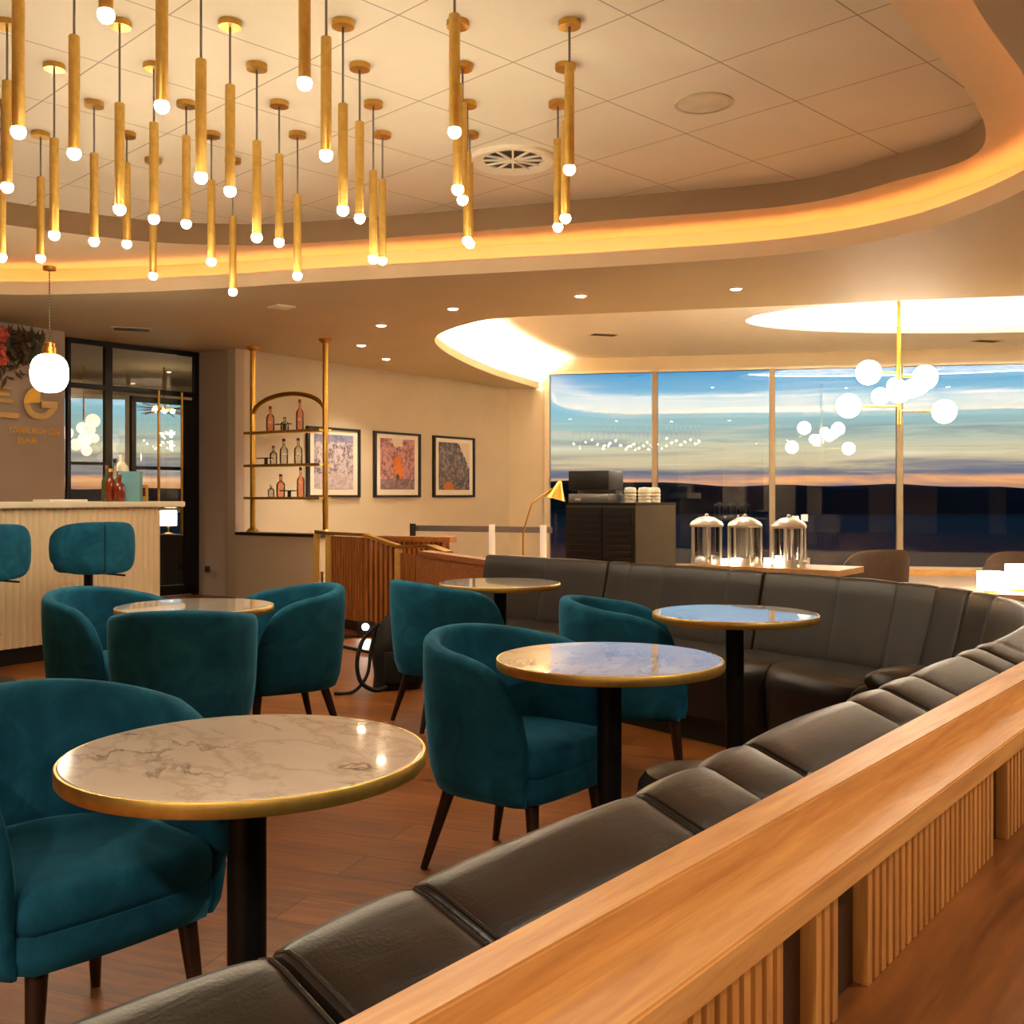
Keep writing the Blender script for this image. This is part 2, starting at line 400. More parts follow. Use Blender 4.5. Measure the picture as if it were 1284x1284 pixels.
# walls
struct('wall_back', wallseg(BM(), PW0, PW1, 0, HS + .3, .14, 1), 'wall_paint')
struct('wall_column', wallseg(BM(), PW1 + Vector((-.02, 0)), (.56, 17.80), 0, HW + .05, .12, 1), 'wall_paint')
struct('wall_end', wallseg(BM(), (-3.96, 13.30), PW0, 0, HS, .14, 1), 'mauve_paint')
WS0, WS1 = Vector((-7.5, 7.15)), Vector((-4.93, 11.6))
struct('wall_sign', wallseg(BM(), WS0, WS1, 0, HS, .15, 1), 'mauve_paint')
struct('wall_left', wallseg(BM(), (-12, -4), (-12, 18.3), 0, HS + .6, .15, 1), 'wall_dark')
struct('wall_front', wallseg(BM(), (-12, -4), (12, -4), 0, HS + .6, .15, -1), 'wall_dark')
for k, x in enumerate((-9, -6.2, -4.8, -2.2, -.4, 1.2, 2.4, 4.6, 5.8, 8.2, 9.4)):
    struct('wall_pier_%d' % (k + 1), box(BM(), (x, -3.7, 1.5), (.5 + .3 * (k % 3), .5, 3.0)), 'wall_paint')
struct('wall_right', wallseg(BM(), (12, -4), (12, 15.6), 0, HW + .6, .15, -1), 'wall_paint')
# windows: bays between mullions
mxs = [.60, 2.37, 4.22, 6.14, 8.10, 10.05, 12.0]
wd = Vector((WA, -WB)).normalized(); wrz = math.atan2(wd.y, wd.x); wn = Vector((WB, WA)).normalized()
def wp(X): return Vector((X, winY(X)))
WTOP, WSILL = 3.33, .085
struct('wall_header', wallseg(BM(), wp(.56), wp(12), WTOP, HW + .05, .18, 1), 'wall_paint')
struct('window_sill', wallseg(BM(), wp(.56) - wn * .16, wp(12) - wn * .16, 0, WSILL, .40, 1), 'pale_oak')
for i, (a, c) in enumerate(zip(mxs, mxs[1:])):
    p, q = wp(a), wp(c); m = (p + q) / 2; L = (q - p).length
    b = BM()
    for e in (p, q): box(b, (e.x, e.y, (WTOP + WSILL) / 2), (.09, .14, WTOP - WSILL), wrz)
    for z in (WSILL + .02, WTOP - .02): box(b, (m.x, m.y, z), (L - .055, .12, .04), wrz)
    w = struct('window_%d' % (i + 1), b, 'window_metal')
    g = BM(); box(g, (m.x, m.y, (WTOP + WSILL) / 2), (L - .05, .012, WTOP - WSILL - .06), wrz)
    gp = [p + wd * .03, q - wd * .03]; g.free(); g = BM(); band(g, gp, WSILL + .035, WTOP - .035)
    obj('pane', g, 'window_glass', w, smooth=False)
# outside: apron and hills
b = BM(); fill(b, [[Vector((-900, 20.5)), Vector((900, 20.5)), Vector((900, 900)), Vector((-900, 900))]], -7)
struct('ground_outside', b, 'hill_dark')
b = BM(); rows = []
for dd, hh in ((0, -7.5), (30, .6), (80, 1.0), (200, -7.5)):
    row = []
    for i in range(121):
        x = -600 + 10 * i
        z = hh if hh < 0 else 1.24 + hh * (5.6 + 1.2 * math.sin(x * .013 + 1) + .8 * math.sin(x * .037) + .5 * math.sin(x * .11 + dd) + .35 * random.random())
        row.append((x, 480 + dd, z))
    rows.append(row)
struct('hills', grid(b, rows), 'hill_dark', smooth=True)

# ------------------------------------------------------------------ glass partition, lobby behind it
GP0, GP1 = Vector((-5.08, 12.0)), Vector((-3.97, 13.32))
gd = (GP1 - GP0).normalized(); gL = (GP1 - GP0).length; grz = math.atan2(gd.y, gd.x)
def gpx(px):                              # pixel column -> distance along the partition
    t = (px - CX) / F
    return (t * GP0.y - GP0.x) / (gd.x - t * gd.y)
def gbar(b, s0, s1, z0, z1, dep=.06, off=0):
    m = GP0 + gd * ((s0 + s1) / 2) + Vector((-gd.y, gd.x)) * off
    box(b, (m.x, m.y, (z0 + z1) / 2), (abs(s1 - s0), dep, z1 - z0), grz)
gt = thing('glass_partition', 'black framed glass partition with a glazed door behind the bar', 'partition', (0, 0, 0))
b = BM(); s135, s163, s233 = gpx(135), gpx(162), gpx(239)
gbar(b, 0, gL, 2.99, HS); gbar(b, 0, .04, 0, 2.99); gbar(b, gL - .07, gL, 0, 2.99); gbar(b, s135 - .045, s135 + .045, 0, 2.99)
gbar(b, .04, gL - .07, 2.48, 2.54); gbar(b, .04, s135, 1.60, 1.635, .04); gbar(b, .04, s135, 0, .1)
obj('partition_frame', b, 'black_metal', gt, smooth=False)
def gpane(name, s0, s1, z0, z1, off, parent):
    nn = Vector((-gd.y, gd.x)) * off
    return obj(name, band(BM(), [GP0 + gd * s0 + nn, GP0 + gd * s1 + nn], z0, z1), 'partition_glass', parent, smooth=False)
gpane('pane', .04, s135 - .045, .1, 2.48, 0, gt); gpane('pane', .04, s135 - .045, 2.54, 2.99, 0, gt); gpane('pane', s135 + .045, gL - .07, 2.54, 2.99, 0, gt)
b = BM(); a0, a1 = s163, gL - .08
gbar(b, a0, a0 + .06, .02, 2.44, .05, -.03); gbar(b, a1 - .14, a1, .02, 2.44, .05, -.03); gbar(b, a0, a1, 2.37, 2.44, .05, -.03); gbar(b, a0, a1, .02, .14, .05, -.03); gbar(b, a0, a1, 1.56, 1.60, .04, -.03)
dl = obj('door_leaf', b, 'black_metal', gt, smooth=False)
gpane('pane', a0 + .06, a1 - .14, .14, 2.37, -.03, dl)
nn = Vector((-gd.y, gd.x)) * -.09
for sx in (gpx(194), gpx(223)):
    p = GP0 + gd * sx + nn; obj('door_handle', cyl(BM(), (p.x, p.y, .75), (p.x, p.y, 2.52), .016), 'brass', dl)
# lobby windows far behind the glass
L0, L1 = Vector((-11.5, 15.6)), Vector((-3.2, 18.25)); ld = (L1 - L0).normalized(); lrz = math.atan2(ld.y, ld.x); LL = (L1 - L0).length
b = BM(); k = 0
for s in [0, 1.2, 2.4, 3.25, 4.3, 5.5, 6.7, LL]:
    p = L0 + ld * s; box(b, (p.x, p.y, 1.45), (.16, .16, 2.9), lrz)
for z in (.06, 1.0, 2.86): m = (L0 + L1) / 2; box(b, (m.x, m.y, z), (LL, .1, .07), lrz)
w = struct('window_7', b, 'window_metal'); obj('pane', band(BM(), [L0, L1], .09, 2.83), 'window_glass', w, smooth=False)
m = (L0 + L1) / 2; b = BM(); box(b, (m.x, m.y, 2.975), (LL, .16, .15), lrz); struct('wall_lobby', b, 'wall_paint')
cg = thing('globe_chandelier', 'cluster of white globe lamps seen through the glass partition', 'chandelier', at(105, 545, 14.6))
obj('rod', cyl(BM(), (0, 0, .2), (0, 0, HS - cg.location.z), .012), 'brass', cg)
for dx, dz, r in ((-.2, .02, .11), (-.06, .10, .10), (.09, .06, .10), (.13, .19, .12), (.14, -.05, .08), (-.02, -.06, .12), (-.1, -.14, .10), (.0, -.22, .09)):
    obj('globe', sphere(BM(), (dx, random.uniform(-.12, .12), dz), r * .82), 'lobby_globe', cg)
st = thing('starburst_lamp', 'gold starburst chandelier glowing behind the glass partition door', 'chandelier', at(206, 513, 14.8))
obj('rod', cyl(BM(), (0, 0, 0), (0, 0, HS - st.location.z), .014), 'brass', st)
b = BM()
for i in range(34):
    a = 2 * PI * i / 34; e = random.uniform(-.32, .32); r = random.uniform(.28, .42)
    cyl(b, (0, 0, 0), (r * math.cos(a) * math.cos(e), r * math.sin(a) * math.cos(e), r * math.sin(e)), .008, .004, 6)
obj('spikes', b, 'brass', st)
for dx, dy in ((0, 0), (-.12, -.05), (.1, .06)): obj('bulb', sphere(BM(), (dx, dy, -.02), .035), 'spot_glow', st)
cs = at(214, 690, 14.2); t = thing('console_table', 'dark console table standing in the lobby behind the glass door', 'table', (cs.x, cs.y, 0))
obj('tabletop', box(BM(), (0, 0, .7), (.9, .4, .05)), 'near_black', t); obj('cabinet', box(BM(), (0, 0, .36), (.84, .36, .63)), 'near_black', t)
lp = thing('table_lamp', 'white table lamp glowing on the dark console behind the glass door', 'lamp', (at(211, 600, 14.1).x, 14.1, .725))
obj('lamp_base', lathe(BM(), [(.07, 0), (.07, .015), (.015, .03), (.015, .14)]), 'brass', lp); obj('lamp_shade', lathe(BM(), [(.11, .12), (.11, .32)], n=28), 'shade_glow', lp)

# ------------------------------------------------------------------ bar
BD = Vector((.75, 1.21)).normalized(); brz = math.atan2(BD.y, BD.x); BN = Vector((-BD.y, BD.x))   # BN points away from the guests
BE = Vector((-2.94, 8.79)); BS = BE - BD * 3.6
bt = thing('bar_counter', 'cream fluted bar counter with a pale top and dark plinth', 'bar')
b = BM(); rows = []
n = int(3.6 / .055)
prof = []
for i in range(n):
    for j in range(6):
        s = (i + j / 6) * 3.6 / n; prof.append((s, .016 * abs(math.sin(PI * j / 6))))
prof.append((3.6, 0))
A = [BS + BD * s - BN * d for s, d in prof]
b = BM(); band(b, A, .13, 1.15); prism(b, [BS + BN * .002, BE + BN * .002, BE + BN * .58, BS + BN * .58], .13, 1.15)
obj('front_panel', b, 'fluted', bt, angle=60)
obj('plinth', prism(BM(), [BS + BN * .05, BE + BN * .05 - BD * .03, BE + BN * .5 - BD * .03, BS + BN * .5], 0, .13), 'near_black', bt, smooth=False)
Te = BE + BD * .22
b = prism(BM(), [BS - BN * .06, Te - BN * .06, Te + BN * .62, BS + BN * .62], 1.15, 1.195); bmesh.ops.bevel(b, geom=b.edges[:], offset=.006, segments=2, affect='EDGES')
obj('countertop', b, 'ivory', bt)
tr = at(62, 626, 8.2); t = obj('serving_tray', box(BM(), (tr.x, tr.y + .2, 1.204), (.34, .22, .018), brz, .006), 'white_paint'); tag(t, 'thin white tray lying on the bar top under the globe lamp', 'tray')
def bottle(loc, h, r, mat, cap, label, group=None, neck=.32):
    t = thing('bottle', label, 'bottle', loc, 0, group)
    obj('glass_body', lathe(BM(), [(r * .9, 0), (r, .01), (r, h * .55), (r * .85, h * .62), (r * neck, h * .72), (r * neck, h * .9)], n=20), mat, t)
    obj('stopper', lathe(BM(), [(r * neck * 1.2, h * .9), (r * neck * 1.2, h), (0, h)], n=14), cap, t)
    return t
def bar_at(px, back=.25):                 # a spot on the bar top under a pixel column
    t = (px - CX) / F; p0 = BS + BN * back
    s = (t * p0.y - p0.x) / (BD.x - t * BD.y); p = p0 + BD * s; return (p.x, p.y, 1.195)
bottle(bar_at(134, .35), .30, .042, 'green_bottle', 'cork', 'slim dark green bottle on the bar, farthest from the blue box')
bottle(bar_at(139, .22), .27, .045, 'amber_bottle', 'yellow_card', 'amber bottle with yellow cap on the bar top')
bottle(bar_at(144, .40), .36, .04, 'clear_bottle', 'dark_wood', 'tall clear bottle rising above the others on the bar')
bottle(bar_at(150, .10), .22, .045, 'amber_bottle', 'cork', 'short amber bottle with cork against the blue box on the bar')
t = thing('bottle', 'pale bottle with a red emblem label behind the blue box on the bar', 'bottle', bar_at(152, .45))
obj('glass_body', lathe(BM(), [(.06, 0), (.065, .01), (.065, .26), (.055, .30), (.022, .34), (.022, .40)], n=20), 'ivory', t)
b = BM(); box(b, (.02, -.068, .25), (.05, .004, .012), .3); box(b, (.02, -.068, .215), (.014, .004, .07), .3); obj('emblem', b, 'amber_bottle', t)
p = bar_at(164, .2); t = thing('gift_box', 'pale blue box standing on the bar beside the bottles', 'box', p, brz - .9)
obj('carton', box(BM(), (0, 0, .125), (.17, .09, .25), 0, .003), 'blue_card', t)
b = BM()
for q in (0, 60, 120): box(b, (0, -.0462, .14), (.022, .002, .006), 0)
obj('emblem', b, 'brass', t)
p = bar_at(181, .2); t = thing('card_box', 'small yellow box beside the pale blue box on the bar', 'box', p, brz - .9)
obj('carton', box(BM(), (0, 0, .07), (.055, .05, .14), 0, .003), 'yellow_card', t); obj('front_label', box(BM(), (0, -.0262, .08), (.03, .002, .07)), 'amber_bottle', t)
# globe pendant over the bar
gp = at(62, 468, 8.3); t = thing('globe_pendant', 'white opal globe pendant with brass cap hanging over the bar', 'pendant', (gp.x, gp.y, gp.z))
b = BM(); k = 24
lathe(b, [(.142 * abs(math.sin(PI * i / k)) ** .72, -.152 * math.copysign(abs(math.cos(PI * i / k)) ** .85, math.cos(PI * i / k))) for i in range(k + 1)], n=40)
obj('globe', b, 'globe_glow', t); obj('cap', lathe(BM(), [(.055, .14), (.055, .20), (.045, .205), (.045, .235), (.012, .25)], n=24), 'brass', t)
obj('cord', cyl(BM(), (0, 0, .24), (0, 0, HS - gp.z - .02), .005, n=8), 'cord_cloth', t); obj('canopy', lathe(BM(), [(.05, HS - gp.z - .03), (.05, HS - gp.z)], n=24), 'brass', t)
# sign on the mauve wall
sd = (WS1 - WS0).normalized(); sn = Vector((sd.y, -sd.x)); srz = math.atan2(sd.y, sd.x)
def sgn(px, py, out=.03):
    t = (px - CX) / F; p0 = WS0 + sn * out
    s = (t * p0.y - p0.x) / (sd.x - t * sd.y); p = p0 + sd * s
    return Vector((p.x, p.y, H - (py - YH) / F * p.y)), s
sg = thing('wall_sign', 'large gold letters E G with small lettering on the mauve wall', 'sign')
def sbar(x0, x1, y0, y1, mat, out, name):
    p, s0 = sgn(x0, y0, out); q, s1 = sgn(x1, y1, out); m = (p + q) / 2
    obj(name, box(BM(), (m.x, m.y, m.z), ((q - p).xy.length, .03, abs(p.z - q.z)), srz), mat, sg, smooth=False)
for y0, y1, x1, mt in ((482, 489, 16, 'tan_letter'), (490, 497, 11, 'gold_letter'), (498, 506, 16, 'tan_letter'), (515, 525, 23, 'tan_letter')): sbar(-22, x1, y0, y1, mt, .03, 'letter_bar')
sbar(-32, -22, 482, 525, 'gold_letter', .03, 'letter_bar')
def arc(cx, cy, R, r, a0, a1, mat, out):
    n = 28; rows = []
    for i in range(n + 1):
        a = math.radians(a0 + (a1 - a0) * i / n); row = []
        for rr, o in ((R, out), (r, out), (r, out - .025), (R, out - .025)):
            p, _ = sgn(cx + rr * math.cos(a), cy - rr * math.sin(a), o); row.append(p)
        rows.append(row)
    obj('letter_arc', grid(BM(), rows, True), mat, sg, smooth=False)
arc(51, 505, 21, 13.5, 180, 362, 'tan_letter', .035); arc(51, 505, 21, 1, 92, 181, 'gold_letter', .04); arc(51, 505, 21, 14, 50, 92, 'gold_letter', .035)
sbar(51, 71, 503, 513, 'tan_letter', .03, 'letter_bar')
for txt, px, py, sz, x1 in (('EDINBURGH GIN', 11, 542, .085, 74), ('BAR', 22, 555, .085, 46)):
    cu = bpy.data.curves.new('lettering', 'FONT'); cu.body = txt; cu.size = sz; cu.extrude = .004; cu.materials.append(M['gold_letter'])
    o = bpy.data.objects.new('lettering', cu); C.objects.link(o); o.parent = sg
    p, s0 = sgn(px, py, .012); _, s1 = sgn(x1, py, .012)
    bpy.context.view_layer.update(); me = bpy.data.meshes.new_from_object(o.evaluated_get(bpy.context.evaluated_depsgraph_get())); wd_ = max(o.dimensions.x, .01)
    bpy.data.objects.remove(o); o = bpy.data.objects.new('lettering', me); C.objects.link(o); o.parent = sg
    o.location = p; o.rotation_euler = (PI / 2, 0, srz); o.scale = ((s1 - s0) / wd_, 1, 1)
# flowers hung at the top of the wall
fw = thing('flower_garland', 'coral flowers and dark foliage hung high on the mauve wall above the letters', 'flowers', (0, 0, 0))
b = BM(); b2 = BM()
for i in range(300):
    px = random.gauss(18, 20); py = 432 + random.gauss(0, 17) + (px - 20) * .1
    if px > 60 or px < -60: continue
    p, _ = sgn(px, py, random.uniform(.14, .32)); p.z = min(p.z, 2.92); L = random.uniform(.05, .11); d = Vector((random.gauss(0, 1), random.gauss(0, 1), random.gauss(0, 1))).normalized(); w = d.orthogonal().normalized() * L * .25
    bb = b if random.random() < .6 or px > 36 else b2
    V = [bb.verts.new(p - d * L), bb.verts.new(p + w + d.cross(w) * .15), bb.verts.new(p + d * L), bb.verts.new(p - w - d.cross(w) * .15)]; bb.faces.new(V)
obj('foliage', b, 'dark_leaf', fw, smooth=False); obj('dry_leaves', b2, 'rust_leaf', fw, smooth=False)
for px, py, r in ((1, 420, .10), (-3, 440, .11), (3, 451, .08), (-16, 428, .12)):
    p, _ = sgn(px, py, .34); b = BM()
    for i in range(26):
        d = Vector((random.gauss(0, 1), random.gauss(0, 1), random.gauss(0, 1))).normalized(); q = p + d * r * .55; a = d.orthogonal().normalized(); c = d.cross(a)
        ring = [b.verts.new(q + d * r * (.12 * math.cos(3 * 2 * PI * k / 9)) + (a * math.cos(2 * PI * k / 9) + c * math.sin(2 * PI * k / 9)) * r * .5) for k in range(9)]
        cv = b.verts.new(q - d * r * .15)
        for k in range(9): b.faces.new((cv, ring[k], ring[(k + 1) % 9]))
    obj('flower', b, 'coral_petal', fw)
# bar stools
def stool(loc, rz, label):
    t = thing('bar_stool', label, 'stool', loc, rz, 'teal bar stools')
    rows = []
    for i in range(25):
        a = math.radians(180 - 78 + 156 * i / 24); u = (i - 12) / 12
        hh = .18 * (1 - abs(u) ** 3.2) ** .5 * .99 + .008; zc = .875; R = .27
        row = []
        for j in range(14):
            th = 2 * PI * j / 14; o = .028 * math.cos(th) * (1 - abs(u) ** 6) ** .5; zz = zc + hh * math.copysign(abs(math.sin(th)) ** .6, math.sin(th))
            row.append((math.cos(a) * (R + o) + .03, math.sin(a) * (R + o) * 1.12, zz))
        rows.append(row)
    obj('backrest', grid(BM(), rows, True), 'velvet', t)
    obj('back_seam', box(BM(), (-.27, 0, .875), (.006, .005, .33)), 'near_black', t)
    obj('seat', lathe(BM(), [(.0, .70), (.20, .70), (.225, .72), (.23, .75), (.21, .785), (.15, .80), (0, .803)], (.03, 0, 0)), 'velvet', t)
    obj('column', cyl(BM(), (.02, 0, .03), (.02, 0, .70), .032), 'black_metal', t)
    obj('base', lathe(BM(), [(.22, 0), (.22, .012), (.06, .03), (.03, .06)], (.02, 0, 0)), 'black_metal', t)
    b = BM(); cyl(b, (-.02, -.03, .69), (-.1, -.22, .665), .007); obj('height_lever', b, 'black_metal', t)
    b = BM(); tube(b, [(.05 + .17 * math.cos(a), .17 * math.sin(a), .3) for a in [-1.2 + 2.4 * i / 12 for i in range(13)]], .011); obj('footrest', b, 'black_metal', t)
    return t
s1 = stool((-3.03, 7.55, 0), brz + PI / 2 - .25, 'teal bar stool with rounded back, whole back showing against the bar')
dup(s1, (-3.52, 6.96, 0), brz + PI / 2 - .25, 'teal bar stool cut by the picture edge, only the end of its back showing')

# ------------------------------------------------------------------ brass bottle shelf on the half wall
hw0, hw1 = at(295, 0, 12.78), at(398, 0, 12.0)
ht = thing('half_wall', 'low beige half wall with dark wooden cap carrying the brass shelf', 'half wall')
obj('panel', wallseg(BM(), hw0, hw1, 0, .77, .2, 1), 'wall_paint', ht, smooth=False); obj('cap', wallseg(BM(), hw0 + Vector((0, -.02, 0)), hw1 + Vector((.02, -.03, 0)), .77, .805, .25, 1), 'dark_wood', ht, smooth=False)
sp0, sp1 = at(317, 0, 12.74), at(408, 0, 12.06); sp0.y += .04; sp1.y += .08
shd = (sp1 - sp0).xy.normalized(); shn = Vector((-shd.y, shd.x))
sh = thing('bottle_shelf', 'brass bottle shelf with arched top between two floor to ceiling posts', 'shelf', (sp0.x, sp0.y, .805))
def sl(px, z):                            # local point on the shelf line under a pixel column
    t = (px - CX) / F; s = (t * sp0.y - sp0.x) / (shd.x - t * shd.y); p = sp0.xy + shd * s; return Vector((p.x, p.y, z))
def L(v): return v - Vector((sp0.x, sp0.y, .805))
for px in (317, 408):
    p = L(sl(px, .805)); obj('post', cyl(BM(), p, (p.x, p.y, HS - .805), .033), 'brass', sh)
    b = BM(); lathe(b, [(.075, 0), (.075, .02), (.04, .05)], p); lathe(b, [(.04, HS - .855), (.075, HS - .825), (.075, HS - .805)], (p.x, p.y, 0)); obj('flange', b, 'brass', sh)
b = BM(); pts = []
for i in range(25):
    a = PI * i / 24; u = .5 - .5 * math.cos(a); p = L(sl(317 + 91 * u, 0)); z = 2.19 + .26 * math.sin(a) ** .9; pts.append((p.x, p.y, z - .805))
obj('arch', tube(b, pts, .028), 'brass', sh)
for z in (2.0, 1.605, 1.215):
    a, c = sl(313, z), sl(408, z); m = (a + c) / 2; obj('shelf_board', box(BM(), L(m), ((c - a).length, .2, .03), math.atan2(shd.y, shd.x)), 'brushed_brass', sh, smooth=False)
zs = {1: 2.015, 2: 1.62, 3: 1.23}
SB = [(1, 339, .30, .05, 'pink_liquid', 'cork', 'pink bottle on the top shelf, on the side of the picture wall corner'),
      (1, 376, .36, .045, 'pink_liquid', 'cork', 'tall pink bottle with cork on the top shelf beside the framed picture'),
      (1, 357, .16, .05, 'clear_bottle', 'dark_wood', 'short clear bottle in the middle of the top shelf'),
      (2, 343, .22, .045, 'clear_bottle', 'cork', 'small clear bottle with reddish stopper on the middle shelf'),
      (2, 356, .30, .05, 'clear_bottle', 'near_black', 'clear bottle with black cap halfway along the middle shelf'),
      (2, 374, .30, .05, 'clear_bottle', 'near_black', 'clear bottle with black cap on the middle shelf, closest to the picture'),
      (3, 340, .15, .04, 'clear_bottle', 'ivory', 'short clear bottle with pale cap on the bottom shelf'),
      (3, 352, .27, .052, 'pink_liquid', 'near_black', 'stout pink bottle with black cap on the bottom shelf'),
      (3, 377, .35, .045, 'pink_liquid', 'dark_wood', 'tall pink bottle with dark cap on the bottom shelf')]
for row, px, h, r, mt, cp, lb in SB: bottle(sl(px, zs[row]), h, r, mt, cp, lb, 'bottles on the brass shelf')
for row, px, lb in ((1, 361, 'small black display stand on the top brass shelf'), (2, 338, 'small black display stand on the middle brass shelf'), (3, 367, 'small black display stand on the bottom brass shelf')):
    p = sl(px, zs[row]); t = thing('display_stand', lb, 'stand', (p.x - shn.x * .076, p.y - shn.y * .076, p.z), math.atan2(shd.y, shd.x))
    obj('plate', box(BM(), (0, 0, .072), (.24, .04, .012)), 'near_black', t); obj('stem', box(BM(), (.02, 0, .033), (.03, .03, .066)), 'near_black', t)

# ------------------------------------------------------------------ framed prints
pwd = (PW1 - PW0).normalized(); prz = math.atan2(pwd.y, pwd.x); pwn = Vector((pwd.y, -pwd.x))
def pwp(px, out):
    t = (px - CX) / F; p0 = PW0 + pwn * out; s = (t * p0.y - p0.x) / (pwd.x - t * pwd.y); return p0 + pwd * s
for k, (x0, x1, lb) in enumerate(((384.6, 451, 'black framed print of a busy pale crowd, partly behind the brass post'), (468.7, 526.7, 'black framed print of a street with an orange figure in the middle'),
                                  (543, 594.6, 'black framed dark print of a gabled street, closest to the windows'))):
    p, q = pwp(x0, .02), pwp(x1, .02); m = (p + q) / 2; wdt = (q - p).length; z0, z1 = 1.222, 2.166
    t = thing('framed_print', lb, 'picture', (m.x, m.y, z0), prz, 'framed prints'); hh = z1 - z0; b = BM()
    for sx in (-1, 1): box(b, (sx * (wdt / 2 - .022), 0, hh / 2), (.044, .045, hh))
    for z in (.016, hh - .016): box(b, (0, 0, z), (wdt - .088, .045, .032))
    obj('frame', b, 'near_black', t, smooth=False)
    obj('mount', box(BM(), (0, .005, hh / 2), (wdt - .08, .01, hh - .06)), 'mat_board', t, smooth=False)
    obj('artwork', box(BM(), (0, -.002, hh / 2 + .01), (wdt - .27, .006, hh - .21)), 'print_%d' % (k + 1), t, smooth=False)
so = at(263, 713, 13.15); t = thing('wall_socket', 'small dark socket plate low on the mauve wall end', 'socket', (so.x, 13.05, so.z - .03), .0)
obj('plate', box(BM(), (0, 0, .03), (.08, .02, .08), -.6, .004), 'wall_dark', t); obj('insert', box(BM(), (0, -.012, .03), (.04, .008, .04), -.6), 'near_black', t)

# ------------------------------------------------------------------ slatted teak balustrade with brass rail
bl = thing('slatted_balustrade', 'teak slatted balustrade with brass posts and sloping brass handrail', 'balustrade')
pA, pB, pC, pD = at(414, 0, 10.05), at(458, 0, 9.5), at(501, 0, 9.35), at(528, 0, 9.0)
def slats(a, c, za, zb, zlow, name, pitch=.05, w=.03, mat='teak_slat'):
    a, c = Vector(a[:2]), Vector(c[:2]); Lw = (c - a).length; d = (c - a).normalized(); rz = math.atan2(d.y, d.x); n = max(2, int(Lw / pitch)); b = BM()
    nn = Vector((-d.y, d.x))
    prism(b, [a + nn * .03, c + nn * .03, c + nn * .05, a + nn * .05], zlow, min(za, zb) - .005)
    for i in range(n):
        s = (i + .5) * Lw / n; p = a + d * s; zt = za + (zb - za) * s / Lw
        box(b, (p.x, p.y, (zlow + zt) / 2), (w, .05, zt - zlow), rz)
    return obj(name, b, mat, bl, smooth=False)
slats(pA, pB, .86, .865, .1, 'slat_panel'); slats(pB, pC, .865, .77, .1, 'slat_panel'); slats(pC, pD, .74, .72, .1, 'slat_panel')
b = BM()
for p, q in ((pA, pB), (pB, pC), (pC, pD)): wallseg(b, p + Vector((0, .03, 0)), q + Vector((0, .03, 0)), 0, .1, .06, 1)
obj('plinth', b, 'near_black', bl, smooth=False)
def bar3(b, p, q, w, hgt):
    p, q = Vector(p), Vector(q); d = (q - p); dx = d.xy.normalized(); nn = Vector((-dx.y, dx.x, 0)) * w / 2; up = Vector((0, 0, hgt))
    grid(b, [[p - nn, p + nn, p + nn + up, p - nn + up], [q - nn, q + nn, q + nn + up, q - nn + up]], True); return b
b = BM(); A0 = at(399, 0, 10.6)
path = [(A0.x, A0.y, .87), (pA.x, pA.y, .87), (pB.x, pB.y, .875), (pC.x, pC.y, .775), (at(540, 0, 8.9).x, 8.9, .80), (at(562, 0, 8.3).x, 8.3, .775)]
for p, q in zip(path, path[1:]): bar3(b, p, q, .08, .03)
obj('handrail', b, 'brass', bl, smooth=False)
for p, z in ((A0, .87), (pA, .87), (pC, .775)): obj('post', box(BM(), (p.x - .01, p.y - .02, z / 2), (.055, .055, z)), 'brushed_brass', bl, smooth=False)
p, q = at(524, 0, 8.5), at(608, 0, 7.28)
t = thing('wooden_end_panel', 'teak panel with a capped top closing the end of the curved banquette', 'panel')
obj('panel', wallseg(BM(), p, q, 0, .76, .05, 1), 'teak', t, smooth=False); obj('top_cap', wallseg(BM(), p + Vector((0, -.03, 0)), q + Vector((0, -.03, 0)), .76, .80, .12, 1), 'teak', t, smooth=False)
t = thing('slatted_screen', 'low teak slatted screen with a thick cap behind the brass handrail', 'screen')
p, q = at(476, 0, 11.3), at(561, 0, 10.9); bl = t
slats(p, q, .76, .76, 0, 'slat_panel', .06, .035); obj('top_cap', wallseg(BM(), p + Vector((-.03, -.05, 0)), q + Vector((.03, -.05, 0)), .76, .815, .14, 1), 'teak', t, smooth=False)

# belt barrier
t = thing('belt_barrier', 'grey belt barrier with white posts in front of the picture wall', 'barrier')
p, q = at(518, 668, 11.9), at(692, 664, 11.2); d = (q - p).xy.normalized(); b = BM(); wallseg(b, p, q, .845, .91, .012, 1); obj('belt', b, 'steel', t, smooth=False)
for k, px in enumerate((518, 617, 681)):
    r = at(px, 0, 11.9 - .7 * (px - 518) / 174); obj('post', cyl(BM(), (r.x, r.y - .04, .02), (r.x, r.y - .04, .93), .035), ('near_black', 'white_paint', 'white_paint')[k], t)
    obj('base', lathe(BM(), [(.16, 0), (.16, .015), (.04, .03)], (r.x, r.y - .04, 0)), 'near_black', t)
# gold floor lamp
fb = at(655, 0, 10.2); t = thing('floor_lamp', 'slender gold floor lamp with cone shade beside the windows', 'lamp', (fb.x, fb.y, 0))
obj('base', lathe(BM(), [(.14, 0), (.14, .015), (.012, .025)]), 'brass', t)
k1, k2 = at(667, 631, 10.2), at(692, 613, 10.2); o0 = Vector((fb.x, fb.y, 0))
obj('stem', tube(BM(), [(0, 0, .02), (0.01, 0, .9), k1 - o0], .009), 'brass', t); obj('arm', tube(BM(), [k1 - o0, k2 - o0], .009), 'brass', t)
b = BM(); c = at(700, 612, 10.2) - o0
lathe(b, [(.012, .075), (.022, .06), (.045, .0), (.098, -.11), (.094, -.11), (.04, -.005)], c, 28); bmesh.ops.rotate(b, cent=c, matrix=Matrix.Rotation(.25, 3, 'Y'), verts=b.verts); obj('lamp_shade', b, 'brass', t)

